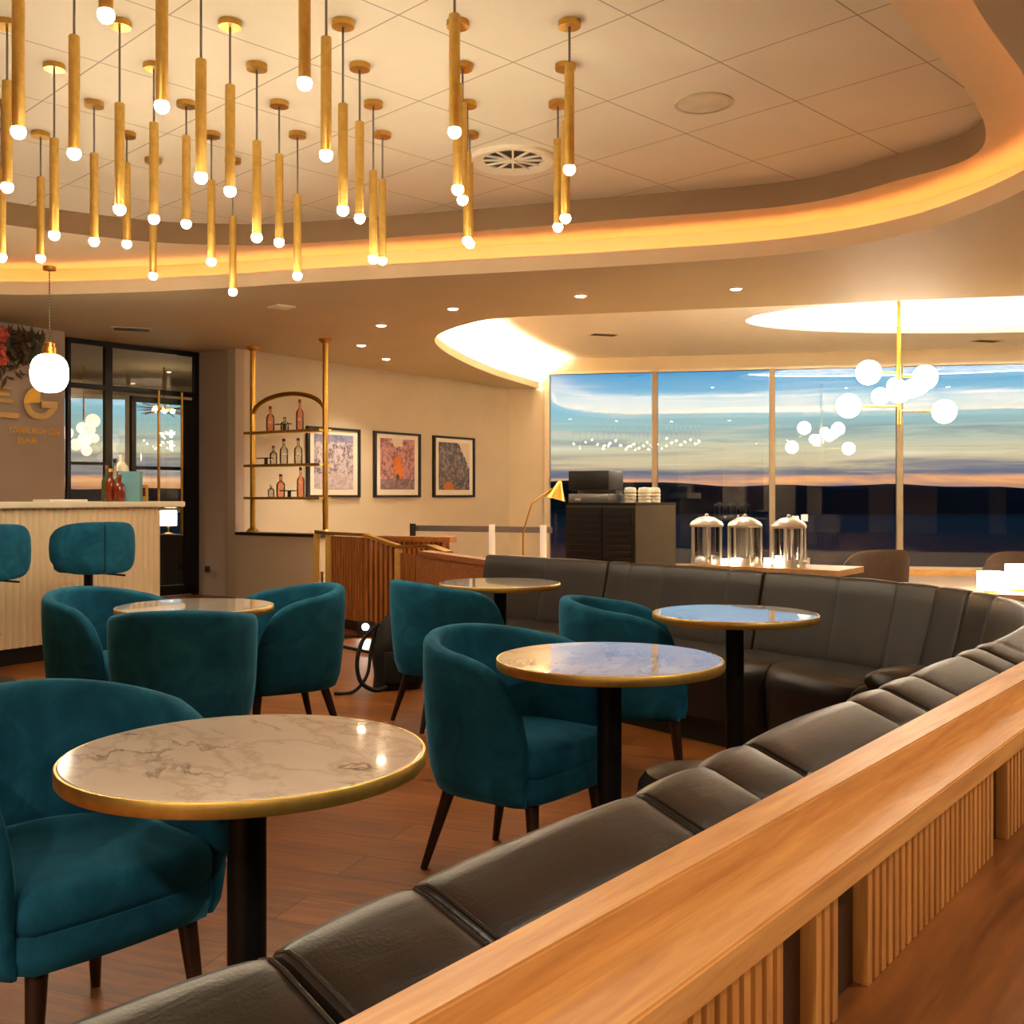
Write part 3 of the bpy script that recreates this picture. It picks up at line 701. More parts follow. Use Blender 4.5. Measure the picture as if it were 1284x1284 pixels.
# ------------------------------------------------------------------ coffee station, counter, dispensers
cc = at(797, 0, 9.0); crz = math.radians(-28)
ct = thing('coffee_cabinet', 'dark coffee cabinet with louvred doors and an olive side panel', 'cabinet', (cc.x, cc.y, 0), 0)
fL, fR = at(709, 0, 9.35), at(848, 0, 9.5)
d1 = (fL - cc).xy; d2 = (fR - cc).xy; fx = cc.xy
poly = [Vector((0, 0)), d2, d2 + d1, d1]
obj('body', prism(BM(), [p * .985 for p in poly], .06, 1.16), 'olive_panel', ct, smooth=False); obj('worktop', prism(BM(), poly, 1.16, 1.18), 'dark_metal', ct, smooth=False); obj('plinth', prism(BM(), [p * .95 for p in poly], 0, .06), 'near_black', ct, smooth=False)
for u0, u1 in ((.02, .44), (.46, .98)):
    b = BM(); a, c = d1 * u0, d1 * u1; nn = Vector((d1.y, -d1.x)).normalized(); nn = nn if nn.y < 0 else -nn; rz = math.atan2(d1.y, d1.x); m = (a + c) / 2 + nn * .012
    box(b, (m.x, m.y, .61), ((c - a).length, .02, 1.06), rz)
    for i in range(18): box(b, (m.x + nn.x * .014, m.y + nn.y * .014, .14 + i * .055), ((c - a).length - .03, .016, .03), rz)
    obj('louvred_door', b, 'near_black', ct, smooth=False)
cm0 = at(746, 0, 9.45); t = thing('coffee_machine', 'black boxy coffee machine on top of the louvred cabinet', 'machine', (cm0.x, cm0.y, 1.18), math.atan2(d1.y, d1.x) + PI)
obj('housing', box(BM(), (0, .02, .20), (.40, .30, .17), 0, .008), 'near_black', t); obj('drip_base', box(BM(), (0, .02, .04), (.40, .30, .08), 0, .006), 'steel', t); obj('rear_block', box(BM(), (0, .1, .1), (.38, .14, .14)), 'steel', t)
obj('badge', box(BM(), (-.1, -.135, .03), (.06, .006, .02)), 'white_paint', t)
for px, y, lb in ((790, 9.45, 'ribbed cream cup stack standing alone on the cabinet top'), (808, 9.42, 'ribbed cream cup stack, middle one on the cabinet top'), (820, 9.50, 'ribbed cream cup stack closest to the olive side of the cabinet')):
    p = at(px, 0, y); t = thing('cup_stack', lb, 'cups', (p.x, p.y, 1.18), 0, 'cup stacks on the cabinet')
    for i in range(4): obj('cup', lathe(BM(), [(.055, 0), (.06, .004), (.058, .02), (.05, .033 if i < 3 else .045), (0, .034 if i < 3 else .05)], (0, 0, i * .03), 24), 'ivory', t)
# buffet counter
b0, b1 = at(862, 0, 8.3), at(1052, 0, 7.6); bd = (b1 - b0).xy.normalized()
t = thing('buffet_counter', 'pale oak buffet counter carrying the drink dispensers behind the banquette', 'counter')
obj('body', wallseg(BM(), b0 + Vector((.02, .04, 0)), b1 + Vector((-.02, .04, 0)), 0, .655, .5, 1), 'near_black', t, smooth=False); obj('worktop', wallseg(BM(), b0, b1, .655, .70, .58, 1), 'pale_oak', t, smooth=False)
def on_buf(px, back):
    nb = Vector((-bd.y, bd.x)); p0 = b0.xy + nb * back; tt = (px - CX) / F; s = (tt * p0.y - p0.x) / (bd.x - tt * bd.y); p = p0 + bd * s; return (p.x, p.y, .70)
def dispenser(loc, label):
    t = thing('drink_dispenser', label, 'dispenser', loc, 0, 'drink dispensers')
    obj('tank', lathe(BM(), [(.112, .06), (.112, .30)], n=32), 'tank_glass', t)
    obj('base', lathe(BM(), [(.125, 0), (.125, .03), (.115, .06)], n=32), 'chrome', t)
    lid = obj('lid', lathe(BM(), [(.13, .295), (.135, .31), (.12, .335), (.06, .37), (.02, .378)], n=32), 'chrome', t); obj('lid_knob', sphere(BM(), (0, 0, .385), .016, n=14), 'chrome', lid)
    for i in range(6):
        a = 2 * PI * i / 6 + .4; obj('strut', cyl(BM(), (.124 * math.cos(a), .124 * math.sin(a), .02), (.124 * math.cos(a), .124 * math.sin(a), .305), .011, n=10), 'chrome', t)
    obj('ice_tube', cyl(BM(), (0, 0, .06), (0, 0, .29), .035), 'chrome', t)
    b = BM(); cyl(b, (0, -.12, .05), (0, -.18, .05), .013); cyl(b, (0, -.175, .075), (0, -.175, .025), .011); obj('tap', b, 'chrome', t); return t
q = on_buf(886, .22); d1_ = dispenser(q, 'chrome drink dispenser closest to the olive cabinet')
dup(d1_, on_buf(934, .22), .3, 'chrome drink dispenser between the other two'); dup(d1_, on_buf(989, .22), .7, 'chrome drink dispenser farthest from the olive cabinet')
for px, bk, h, lb in ((908, .12, .05, 'short white candle between the first two dispensers'), (921, .06, .06, 'white candle in front of the middle dispenser'), (962, .08, .07, 'white candle standing left of the last dispenser'.replace(' left of', ' between the middle and'), ), (976, .05, .09, 'tall white candle in front of the last dispenser')):
    t = thing('candle', lb, 'candle', on_buf(px, bk), 0, 'candles on the buffet counter')
    obj('wax', lathe(BM(), [(.026, 0), (.026, h), (.008, h - .004), (0, h - .004)], n=18), 'candle_glow', t); obj('wick', cyl(BM(), (0, 0, h - .006), (0, 0, h + .012), .002, n=6), 'near_black', t)
# grey lounge chairs and lamps near the windows
def grey_chair(loc, rz, label):
    t = thing('lounge_chair', label, 'chair', loc, rz, 'grey lounge chairs'); rows = []
    for i in range(17):
        a = math.radians(100 + 160 * i / 16); u = abs(i - 8) / 8; top = .80 - .22 * u ** 4
        rows.append([(.27 * math.cos(a) * k, .30 * math.sin(a) * k, z) for k, z in ((1.0, .35), (1.08, top - .02), (1.04, top), (.98, top - .02), (.88, .35))])
    obj('backrest', grid(BM(), rows, True), 'grey_fabric', t); obj('seat', lathe(BM(), [(0, .34), (.25, .34), (.27, .40), (.24, .46), (0, .47)]), 'grey_fabric', t)
    for sx in (-1, 1):
        for sy in (-1, 1): obj('leg', cyl(BM(), (sx * .15, sy * .15, .35), (sx * .2, sy * .2, 0), .016, .011), 'dark_wood', t)
    return t
g1 = grey_chair((at(1091, 0, 8.9).x, 8.9, 0), math.radians(100), 'grey rounded lounge chair between the dispensers and the window lamps')
dup(g1, (at(1282, 0, 8.6).x, 8.6, 0), math.radians(70), 'grey rounded lounge chair behind the glowing table lamps')
lt = at(1268, 0, 7.2); t = thing('lamp_table', 'small pale wooden table carrying two white lamps behind the banquette', 'table', (lt.x, lt.y, 0))
obj('tabletop', lathe(BM(), [(.0, .565), (.36, .565), (.36, .595), (0, .595)], n=48), 'pale_oak', t); obj('column', cyl(BM(), (0, 0, .02), (0, 0, .565), .035), 'black_metal', t); obj('base', lathe(BM(), [(.22, 0), (.22, .02), (.04, .03)]), 'black_metal', t)
for px, y, h, w, lb in ((1242, 7.05, .14, .085, 'shorter white table lamp on the small pale table'), (1277, 7.15, .18, .085, 'taller white table lamp on the small pale table')):
    p = at(px, 0, y); t = thing('table_lamp', lb, 'lamp', (p.x, p.y, .595)); obj('base', lathe(BM(), [(.04, 0), (.04, .012), (.01, .02)], n=20), 'brass', t); obj('lamp_shade', lathe(BM(), [(w, .018), (w, h), (0, h)], n=28), 'shade_glow', t)
# globe chandelier by the windows
ch = thing('globe_chandelier', 'brass chandelier with white glass globes hanging from the oval recess', 'chandelier', at(1127, 530, 12))
zt = HW + .34 - ch.location.z
obj('rod', cyl(BM(), (0, 0, -.02), (0, 0, zt), .022), 'brass', ch); obj('canopy', lathe(BM(), [(.09, zt - .03), (.09, zt)]), 'brass', ch)
G = [(1089, 467, 15.5, 0), (1160, 473, 15.5, .1), (1064, 509, 15, -.1), (1184, 516, 15, .05), (1127, 491, 14, -.3), (1104, 497, 11, .25), (1144, 487, 12, .3), (1152, 483, 12, -.25), (1123, 484, 11, .4)]
for px, py, r, dy in G:
    c = at(px, py, 12 + dy) - ch.location; b = BM()
    obj('globe', sphere(BM(), c, r * 12 / F), 'globe_glow', ch)
    obj('arm', cyl(BM(), (0, 0, c.z), c * .9 + Vector((0, 0, c.z * .1)), .012, n=10), 'brass', ch)

# ------------------------------------------------------------------ ceiling fittings
RR = [2.26 * F / (YH - y) for y in (-130, -40, 27, 81, 128, 166.5, 199)]       # row depths
RR[0] = RR[2] - 2 * (RR[3] - RR[2]); RR[1] = RR[2] - (RR[3] - RR[2]); RM = RR[2] - 3 * (RR[3] - RR[2])
PEND = {  # row index: (x, tube top y, bulb y)
    -1: [(133, None, 21)], 0: [(23, None, 167), (203, None, 135), (382, None, 106)], 1: [(93, 39, 194), (252, 70, 224), (409, 41, 196), (570, 12, 167)],
    2: [(9, 100, 236), (150, 127, 264), (288.5, 102, 241), (430, 128, 265), (574, 105, 239), (714, 76, 214)], 3: [(68, 172, 296), (193, 152, 276), (322, 175, 299), (451, 152, 275), (580, 128, 252), (709, 150, 275)],
    4: [(2, 210, 324), (118, 190, 304), (233.5, 168, 282), (350, 191, 305), (468, 213, 326), (586, 190, 303), (699.5, 172, 286)], 5: [(51, 222, 325), (159, 203, 307), (265, 225, 329), (373, 243, 347), (479.5, 225, 328), (589, 204, 307)],
    6: [(192, 258, 347), (292, 270, 367)]}
def build_pendant():
    t = thing('tube_pendant', '', 'pendant')
    obj('canopy', lathe(BM(), [(.054, -.028), (.054, 0)], n=24), 'brass', t); obj('cord', None or cyl(BM(), (0, 0, -.028), (0, 0, -1), .0055, n=8), 'cord_cloth', t)
    obj('tube', lathe(BM(), [(.021, 0), (.0235, -.004), (.0235, -.50), (.021, -.502), (.021, -.49)], n=20), 'brushed_brass', t); obj('bulb', sphere(BM(), (0, 0, -.504), .028, n=16), 'bulb_glow', t); return t
proto = build_pendant(); first = True
ORD = ['first', 'second', 'third', 'fourth', 'fifth', 'sixth', 'seventh', 'eighth']
for row in sorted(PEND, reverse=True):
    Y = RM if row < 0 else RR[row]
    for k, (px, ty, by) in enumerate(PEND[row]):
        X = (px - CX) / F * Y; zb = H + (YH - by) / F * Y; tube_top = zb + .510
        lb = 'brass tube pendant, %s from the bar in the %s row from the windows' % (ORD[k], ORD[6 - row]) if row >= 0 else 'brass tube pendant cut by the picture top, closest to the camera'
        if first: r = proto; first = False
        else: r = dup(proto, (0, 0, 0), 0, lb)
        r['label'] = lb; r['group'] = 'brass tube pendants'; r.location = (X, Y, HU)
        for c in r.children:
            nm = c.name.split('.')[0]
            if nm == 'cord': c.scale = (1, 1, HU - tube_top + .01)
            elif nm in ('tube', 'bulb'): c.location = (0, 0, tube_top - HU)
for c in proto.children: pass
# round air diffuser
p = on(643, 199, HU); t = thing('air_diffuser', 'round white swirl air diffuser in the raised ceiling', 'vent', (p.x, p.y, HU))
b = BM(); lathe(b, [(.20, -.012), (.275, -.03), (.29, -.02), (.29, 0), (.2, 0), (.20, -.012)], n=48, cap=False); obj('rim', b, 'ivory', t); obj('throat', lathe(BM(), [(.205, -.003), (0, -.003)], n=40, cap=False), 'near_black', t)
b = BM()
for i in range(12): a = 2 * PI * i / 12; box(b, (.115 * math.cos(a), .115 * math.sin(a), -.012), (.19, .014, .012), a)
lathe(b, [(.03, -.024), (.03, 0)], n=20); obj('vanes', b, 'ivory', t, smooth=False)
p = on(882, 129, HU); t = thing('ceiling_speaker', 'flush round speaker grille in the raised ceiling', 'speaker', (p.x, p.y, HU)); obj('grille', lathe(BM(), [(0, -.006), (.145, -.006), (.15, 0)], n=40), 'speaker_grille', t); obj('rim', lathe(BM(), [(.15, -.008), (.165, -.008), (.165, 0), (.15, 0)], n=40, cap=False), 'soffit_paint', t)
def downlight(loc, label, power, size=1.9, blend=.7):
    t = thing('downlight', label, 'downlight', loc, 0, 'soffit downlights'); obj('trim_ring', lathe(BM(), [(.045, -.006), (.06, -.006), (.062, 0), (.045, 0)], n=28, cap=False), 'white_paint', t); obj('lens', lathe(BM(), [(0, -.010), (.04, -.009), (.045, -.004)], n=24, cap=False), 'spot_glow', t)
    li = bpy.data.lights.new('downlight_beam', 'SPOT'); li.energy = power; li.color = (1, .85, .62); li.spot_size = size; li.spot_blend = blend; li.shadow_soft_size = .05
    o = bpy.data.objects.new('downlight_beam', li); C.objects.link(o); o.parent = t; o.location = (0, 0, -.02)
for px, py, lb in ((568, 387, 'soffit downlight above the belt barrier, next to the curved ceiling edge'), (728, 371, 'soffit downlight in the middle of the three along the cove'), (923, 362, 'soffit downlight closest to the bright oval ceiling recess'), (478, 408, 'soffit downlight farthest from the picture wall, of its cluster of three'),
                   (453, 433, 'soffit downlight closest to the brass shelf post'), (484, 450, 'soffit downlight closest to the framed prints')):
    p = on(px, py, HS); downlight((p.x, p.y, HS), lb, 60)
for x, y, lb in ((2.2, 12.2, 'added fill downlight hidden in the window ceiling above the coffee cabinet'), (4.8, 11.0, 'added fill downlight hidden in the window ceiling in front of the globe chandelier'), (6.8, 10.4, 'added fill downlight hidden in the window ceiling beyond the lamp table'), (9.2, 10.8, 'added fill downlight hidden at the far end of the window ceiling')): downlight((x, y, HW), lb, 90, 2.4)  # unseen downlights added to brighten the window floor and ceiling
for x, y, e, lb in ((2.6, 1.6, 95, 'added fill downlight over the timber partition, out of the picture'), (1.9, -.5, 55, 'added fill downlight over the wooden bench, out of the picture'), (4.6, 3.6, 90, 'added fill downlight beyond the banquette corner, out of the picture'),  # out-of-frame downlights, added as fill for the foreground and bar
                    (-1.2, -1.2, 95, 'added fill downlight behind the closest marble table, out of the picture'), (4.4, .6, 50, 'added fill downlight far along the wooden bench, out of the picture'), (-6.4, 10.5, 60, 'added fill downlight over the back of the bar, out of the picture'),
                    (-3.0, -1.6, 230, 'added fill downlight far behind the cut off chair, out of the picture'), (.6, -2.2, 130, 'added fill downlight behind the camera, out of the picture')): downlight((x, y, HS), lb, e, 2.5)
p = on(353, 384, HS); t = thing('ceiling_sensor', 'flat white square vent plate in the soffit', 'vent', (p.x, p.y, HS), .7); obj('plate', box(BM(), (0, 0, -.008), (.2, .2, .016), 0, .004), 'white_paint', t); obj('grille', box(BM(), (0, 0, -.018), (.12, .12, .006)), 'ivory', t)
for px, py, h, lb in ((165, 412, HS, 'thin slot vent in the soffit near the glass partition'), (757, 419, HW, 'slot vent in the window ceiling above the coffee cabinet'), (1237, 427, HW, 'slot vent in the window ceiling beyond the globe chandelier')):
    p = on(px, py, h); t = thing('slot_vent', lb, 'vent', (p.x, p.y, h), .3); b = BM(); box(b, (0, 0, -.005), (.42, .22, .01)); obj('plate', b, 'soffit_paint', t, smooth=False); b = BM()
    for i in (-1, 0, 1): box(b, (0, i * .06, -.012), (.36, .022, .008))
    obj('slots', b, 'near_black', t, smooth=False)

# ------------------------------------------------------------------ banquette
RID = [(-.56, .50), (-.282, .838), (-.200, .925), (-.094, 1.08), (.0176, 1.222), (.154, 1.389), (.264, 1.531), (.374, 1.685), (.505, 1.86), (.658, 2.05), (.884, 2.33), (1.175, 2.70), (1.5, 3.11), (1.76, 3.52),
       (1.90, 3.92), (1.945, 4.25), (1.90, 4.60), (1.74, 5.0), (1.34, 5.55), (.96, 6.02), (.6, 6.40), (.24, 6.80), (-.17, 7.2)]
DR = .40                                   # ridge drop below the eye
def rescale(p):                            # pixel rays of the ridge were read for a drop of .42
    return p
rid = spline(RID, False, 24)
acc = [0.0]
for p, q in zip(rid, rid[1:]): acc.append(acc[-1] + (q - p).length)
def rpt(s):
    s = max(0, min(acc[-1] - 1e-6, s)); lo, hi = 0, len(acc) - 1
    while hi - lo > 1:
        m = (lo + hi) // 2
        if acc[m] <= s: lo = m
        else: hi = m
    u = (s - acc[lo]) / (acc[hi] - acc[lo]); p = rid[lo].lerp(rid[hi], u)
    i0, i1 = max(lo - 8, 0), min(hi + 8, len(rid) - 1); t = (rid[i1] - rid[i0]).normalized(); return p, Vector((-t.y, t.x))
def near_s(px, far=False):                 # arc position of the ridge under a pixel column
    best = None
    for i, p in enumerate(rid):
        if (p.y > 4.1) != far: continue
        e = abs(CX + F * p.x / p.y - px)
        if best is None or e < best[0]: best = (e, acc[i])
    return best[1]
majors = [0, near_s(350), near_s(527), near_s(806), near_s(941), near_s(1108), near_s(1229), near_s(1219, True), near_s(960, True), near_s(766, True), acc[-1]]
minors = [near_s(884), near_s(1070), near_s(1145), near_s(1206), near_s(1249), near_s(1234, True) - .12, near_s(1179, True), near_s(1126, True), near_s(1055, True), near_s(915, True), near_s(833, True), near_s(792, True), near_s(690, True)]
seams = sorted(set(majors + minors))
bq = thing('banquette', 'long curved dark leather banquette with stitched back panels wrapping the tables', 'banquette')
ZR = .84
prof = [(-.106, .40), (-.106, .77), (-.104, .795), (-.09, .808), (-.05, .824), (-.018, .837), (.0, .841), (.016, .836), (.026, .82), (.04, .76), (.075, .62), (.115, .48), (.13, .42), (.13, .40)]
pn = []
for i in range(len(prof)):
    a, c = prof[max(i - 1, 0)], prof[min(i + 1, len(prof) - 1)]; d = Vector((c[0] - a[0], c[1] - a[1])).normalized(); pn.append(Vector((-d.y, d.x)))
def sec_samples(s0, s1):
    cuts = [s for s in seams if s0 - 1e-6 <= s <= s1 + 1e-6]; out = []
    for a, c in zip(cuts, cuts[1:]):
        for v in (0, .015, .04, .08, .14, .22, .32, .42, .5, .58, .68, .78, .86, .92, .96, .985):
            out.append((a + (c - a) * v, v, a, c))
    out.append((cuts[-1], 1.0, cuts[-2], cuts[-1])); return out
for s0, s1 in zip(majors, majors[1:]):
    rows = []
    for s, v, a, c in sec_samples(s0, s1):
        ss = s + (.003 if s == s0 else -.003 if s == s1 else 0)
        Lc = c - a; e = min(v, 1 - v) * Lc / .035; e = min(1, e); bul = math.sqrt(1 - (1 - e) ** 2)
        dep = .009 if (v < .5 and a in majors) or (v >= .5 and c in majors) else .004
        sag = dep * (1 - bul) - .004 * math.sin(PI * v)
        p, nn = rpt(ss)
        rows.append([(p.x + nn.x * (u - m.x * sag), p.y + nn.y * (u - m.x * sag), z - (m.y * sag if z > .45 else 0)) for (u, z), m in zip(prof, pn)])
    obj('backrest_panel', grid(BM(), rows, True), 'leather', bq, angle=60)
# stitched welts along the seams
for s in majors[1:-1]:
    for ds in (-.010, .010):
        p, nn = rpt(s + ds); pts = [(p.x + nn.x * (u - .002), p.y + nn.y * (u - .002), z - .003) for u, z in prof[3:12]]
        if 1: obj('seam_welt', tube(BM(), pts, .0028, 6), 'leather', bq)
smaj = [near_s(340), near_s(880), near_s(1140), near_s(1250), 4.75, near_s(1219, True) + .1, near_s(1040, True), near_s(850, True), near_s(700, True), acc[-1]]
smaj = sorted(smaj)
def seat_prof(D): return [(.10, .14), (.10, .435), (.13, .445), (D * .6, .452), (D - .10, .45), (D - .05, .442), (D - .018, .42), (D - .002, .385), (D, .34), (D - .015, .14)]
for s0, s1 in zip(smaj, smaj[1:]):
    rows = []
    for i in range(25):
        v = i / 24; s = s0 + .003 + (s1 - s0 - .006) * v; p, nn = rpt(s)
        D = .47 + .065 * math.sqrt(max(0, math.sin(PI * v)))
        rows.append([(p.x + nn.x * u, p.y + nn.y * u, z) for u, z in seat_prof(D)])
    obj('seat_cushion', grid(BM(), rows, True), 'leather', bq, angle=60)
    rows = []
    for i in range(13):
        p, nn = rpt(s0 + (s1 - s0) * i / 12); rows.append([(p.x + nn.x * u, p.y + nn.y * u, z) for u, z in ((.02, 0), (.02, .15), (.44, .15), (.44, 0))])
    obj('plinth', grid(BM(), rows, True), 'near_black', bq)
po = Vector((.535, 3.045)); t = thing('round_pouffe', 'low round dark leather pouffe showing over the banquette beside the middle table', 'pouffe', (po.x, po.y, 0))
obj('cushion', lathe(BM(), [(.0, .12), (.155, .12), (.17, .15), (.175, .36), (.168, .41), (.145, .44), (.09, .452), (0, .455)], n=40), 'leather', t); obj('base', lathe(BM(), [(.11, 0), (.11, .12)], n=32), 'near_black', t)
t = thing('leather_bolster', 'rounded dark leather bolster lying on the banquette seat near the corner', 'cushion', (1.56, 4.18, .452), math.radians(35))
b = BM(); rows = []
for i in range(15):
    u = -1 + 2 * i / 14; k = max(.02, (1 - abs(u) ** 4) ** .5); rows.append([(.17 * u, .12 * k * math.cos(a), .055 + .055 * k * math.sin(a)) for a in [2 * PI * j / 18 for j in range(18)]])
obj('cover', grid(b, rows, True), 'leather', t); obj('piping', tube(BM(), [(.165 * math.cos(a), .118 * math.sin(a) , .055) for a in [2 * PI * j / 40 for j in range(41)]], .004, 6), 'leather', t)

# ------------------------------------------------------------------ timber partition along the banquette
D0 = Vector((.616, .788)); N0 = Vector((.788, -.616)); OFF = -.735           # N0 points to the camera side
def tp(s, off, curve=0): return D0 * s + N0 * (OFF + off)
SA, SB_ = -.1, 3.35
def ledge_box(name, o0, o1, z0, z1, mat, parent, s0=SA, s1=SB_, bev=.003, w1=0):
    b = prism(BM(), [tp(s0, o0), tp(s1, o0), tp(s1, o1 + w1), tp(s0, o1)], z0, z1)
    if bev: bmesh.ops.bevel(b, geom=b.edges[:], offset=bev, segments=2, affect='EDGES')
    return obj(name, b, mat, parent, angle=30)
tpn = thing('timber_partition', 'oak topped partition with a ledge and slatted face behind the leather banquette', 'partition')
ledge_box('top_rail', .108, .150, .56, .82, 'oak', tpn, w1=.035)
ledge_box('ledge', .150, .258, .748, .786, 'oak', tpn)
ledge_box('backing', .150, .225, .587, .748, 'dark_wood', tpn, bev=0)
def s_at(px, off):
    t = (px - CX) / F; p0 = N0 * (OFF + off); return (t * p0.y - p0.x) / (D0.x - t * D0.y)
groups = [(None, s_at(984, .245)), (s_at(1021, .245), s_at(1052, .245)), (s_at(1086, .245), s_at(1246, .245)), (s_at(1262, .245), 3.0)]
for g0, g1 in groups:
    g0 = g1 - .75 if g0 is None else g0
    b = BM(); n = max(3, int(round((g1 - g0) / .028)))
    for i in range(n):
        p = tp(g0 + (i + .5) * (g1 - g0) / n, .235); box(b, (p.x, p.y, .6675), (.0165, .022, .161), RB, .0015)
    obj('slat_panel', b, 'oak_slat', tpn, angle=30)
bw = thing('wooden_bench', 'broad brown wooden bench top below the slatted partition', 'bench')
ledge_box('bench_top', .150, .68, .555, .587, 'bench_wood', bw); ledge_box('bench_front', .155, .60, .10, .555, 'teak', bw, bev=0); ledge_box('plinth', .17, .56, 0, .10, 'near_black', bw, bev=0)

# ------------------------------------------------------------------ tables
def make_table(loc, label, rz=0):
    t = thing('bistro_table', label, 'table', loc, rz, 'round marble tables')
    obj('tabletop', lathe(BM(), [(0, .713), (.342, .713), (.3445, .715), (.3445, .738), (.342, .7405), (0, .7405)], n=96), 'marble', t)
    obj('brass_edge', lathe(BM(), [(.3445, .710), (.349, .710), (.3505, .712), (.3505, .7365), (.349, .7385), (.3445, .7385), (.3445, .710)], n=96, cap=False), 'brushed_brass', t, angle=50)
    b = BM(); lathe(b, [(.038, .018), (.038, .70)], n=32); obj('column', b, 'black_metal', t); obj('top_plate', lathe(BM(), [(.12, .70), (.12, .7125)], n=32), 'black_metal', t)
    obj('base', lathe(BM(), [(.19, 0), (.19, .012), (.178, .018), (.0, .02)], n=56), 'black_metal', t); return t
T1 = Vector((-.521, 2.069)); T2 = Vector((.3016, 3.263)); T3 = Vector((.955, 4.51)); T4 = Vector((-.07, 6.09)); T5 = Vector((-1.447, 4.81))
tb = make_table((T1.x, T1.y, 0), 'round marble table closest to the camera, beside the cut off teal chair', 2.3)
dup(tb, (T2.x, T2.y, 0), 1.2, 'round marble table in the middle of the room, between two teal chairs along the banquette')
dup(tb, (T3.x, T3.y, 0), 4.0, 'round marble table nearest the banquette corner and the windows'.replace('nearest', 'close to'))
dup(tb, (T4.x, T4.y, 0), 5.0, 'round marble table by the far end of the banquette and teak panel')
dup(tb, (T5.x, T5.y, 0), .4, 'round marble table near the bar, ringed by three teal chairs')

# ------------------------------------------------------------------ teal tub chairs
def make_chair(loc, rz, label):
    t = thing('tub_chair', label, 'chair', loc, rz, 'teal velvet tub chairs')
    R = .272; path = []
    for i in range(9): u = 1 - i / 9; path.append((Vector((-.02 + .25 * u, R - .012 * u)), Vector((0, 1)), u))
    for i in range(29): a = PI / 2 + PI * i / 28; path.append((Vector((-.02 + R * math.cos(a), R * math.sin(a))), Vector((math.cos(a), math.sin(a))), -abs(math.sin(PI * i / 28))))
    for i in range(1, 10): u = i / 9; path.append((Vector((-.02 + .25 * u, -R + .012 * u)), Vector((0, -1)), u))
    rows = []
    for p, nn, u in path:
        h = .745 + .047 * (-u) ** 1.2 if u <= 0 else .745 - .06 * u - .18 * u ** 3.8
        th = .056 * (1 if u < .8 else max(.35, math.sqrt(1 - ((u - .8) / .2) ** 2 * .85))) / 2
        row = []
        def pt(o, z):
            k = .885 + .115 * min(1, max(0, (z - .29) / .42)) ** .8; q = Vector((p.x * k, p.y * k)) + nn * o; return (q.x, q.y, z)
        hb = .29
        for j in range(9): z = hb + (h - th - hb) * j / 8; row.append(pt(th + .006 * math.sin(PI * j / 8) - (.012 if j == 0 else 0), z))
        for j in range(1, 6): a = PI * j / 6; row.append(pt(th * math.cos(a), h - th + th * math.sin(a)))
        for j in range(6): z = h - th - (h - th - .38) * j / 5; row.append(pt(-th - .006 * math.sin(PI * j / 5), z))
        row.append(pt(-th, hb))
        rows.append(row)
    obj('backrest', grid(BM(), rows, True), 'velvet', t, angle=70)
    outl = []
    for i in range(21): a = PI / 2 + PI * i / 20; outl.append((-.02 + .235 * math.cos(a), .235 * math.sin(a)))
    outl += [(.10, -.232), (.20, -.226), (.235, -.20), (.245, -.1), (.247, 0), (.245, .1), (.235, .20), (.20, .226), (.10, .232)]
    def lay(k, z): return [(x * k, y * k, z) for x, y in outl]
    obj('seat', grid(BM(), [lay(.97, .372), lay(1.005, .39), lay(1.01, .42), lay(.99, .445), lay(.93, .462), lay(.7, .474), lay(.35, .478), lay(.02, .479)], True), 'velvet', t, angle=70)
    obj('seat_base', grid(BM(), [lay(.9, .288), lay(.97, .296), lay(1.0, .33), lay(1.0, .374), lay(.9, .376)], True), 'velvet', t, angle=60)
    for x0, y0, x1, y1 in ((.185, .17, .215, .195), (.185, -.17, .215, -.195), (-.165, .14, -.25, .19), (-.165, -.14, -.25, -.19)):
        obj('leg', cyl(BM(), (x0, y0, .30), (x1, y1, 0), .023, .012, 14), 'dark_wood', t)
    return t
R_ = math.radians
c0 = make_chair((.02, 3.50, 0), R_(-38), 'teal velvet tub chair at the middle table, its opening towards the banquette')
dup(c0, (-.985, 2.36, 0), R_(-40), 'teal velvet tub chair cut by the picture edge, beside the closest marble table')
dup(c0, (-1.375, 4.42, 0), R_(99), 'teal velvet tub chair showing its full back, pushed in to the table near the bar')
dup(c0, (-1.93, 5.08, 0), R_(-28), 'teal velvet tub chair between the bar stool and the table near the bar')
dup(c0, (-1.16, 5.29, 0), R_(-146), 'teal velvet tub chair at the table near the bar, on the teak balustrade side')
dup(c0, (.53, 4.69, 0), R_(-6), 'teal velvet tub chair half behind the middle table, facing the banquette corner table')
dup(c0, (-.35, 5.78, 0), R_(30), 'teal velvet tub chair beside the black backpack, facing the far banquette table')

# ------------------------------------------------------------------ bag and floor spotlight
bp = on(497, 862, 0); t = thing('backpack', 'black backpack slumped on the floor behind a teal chair', 'bag', (bp.x, bp.y, 0), .3)
rows = []
for i in range(13):
    z = .46 * i / 12; k = (1 - (max(0, i - 7) / 5.4) ** 2) ** .5 if i > 7 else 1; k = max(k, .25) * (1 + .05 * math.sin(i))
    rows.append([(.15 * k * math.copysign(abs(math.cos(a)) ** .6, math.cos(a)) + .015 * math.sin(i * .9), .11 * k * math.copysign(abs(math.sin(a)) ** .6, math.sin(a)), z) for a in [2 * PI * j / 20 for j in range(20)]])
obj('bag_body', grid(BM(), rows, True), 'bag_cloth', t); obj('pocket', box(BM(), (.0, -.12, .15), (.2, .05, .2), 0, .02), 'bag_cloth', t)
obj('strap', tube(BM(), [(-.12, -.04, .42), (-.22, -.07, .34), (-.27, -.1, .2), (-.25, -.12, .07), (-.16, -.12, .012), (-.08, -.12, .03)], .014), 'bag_cloth', t)
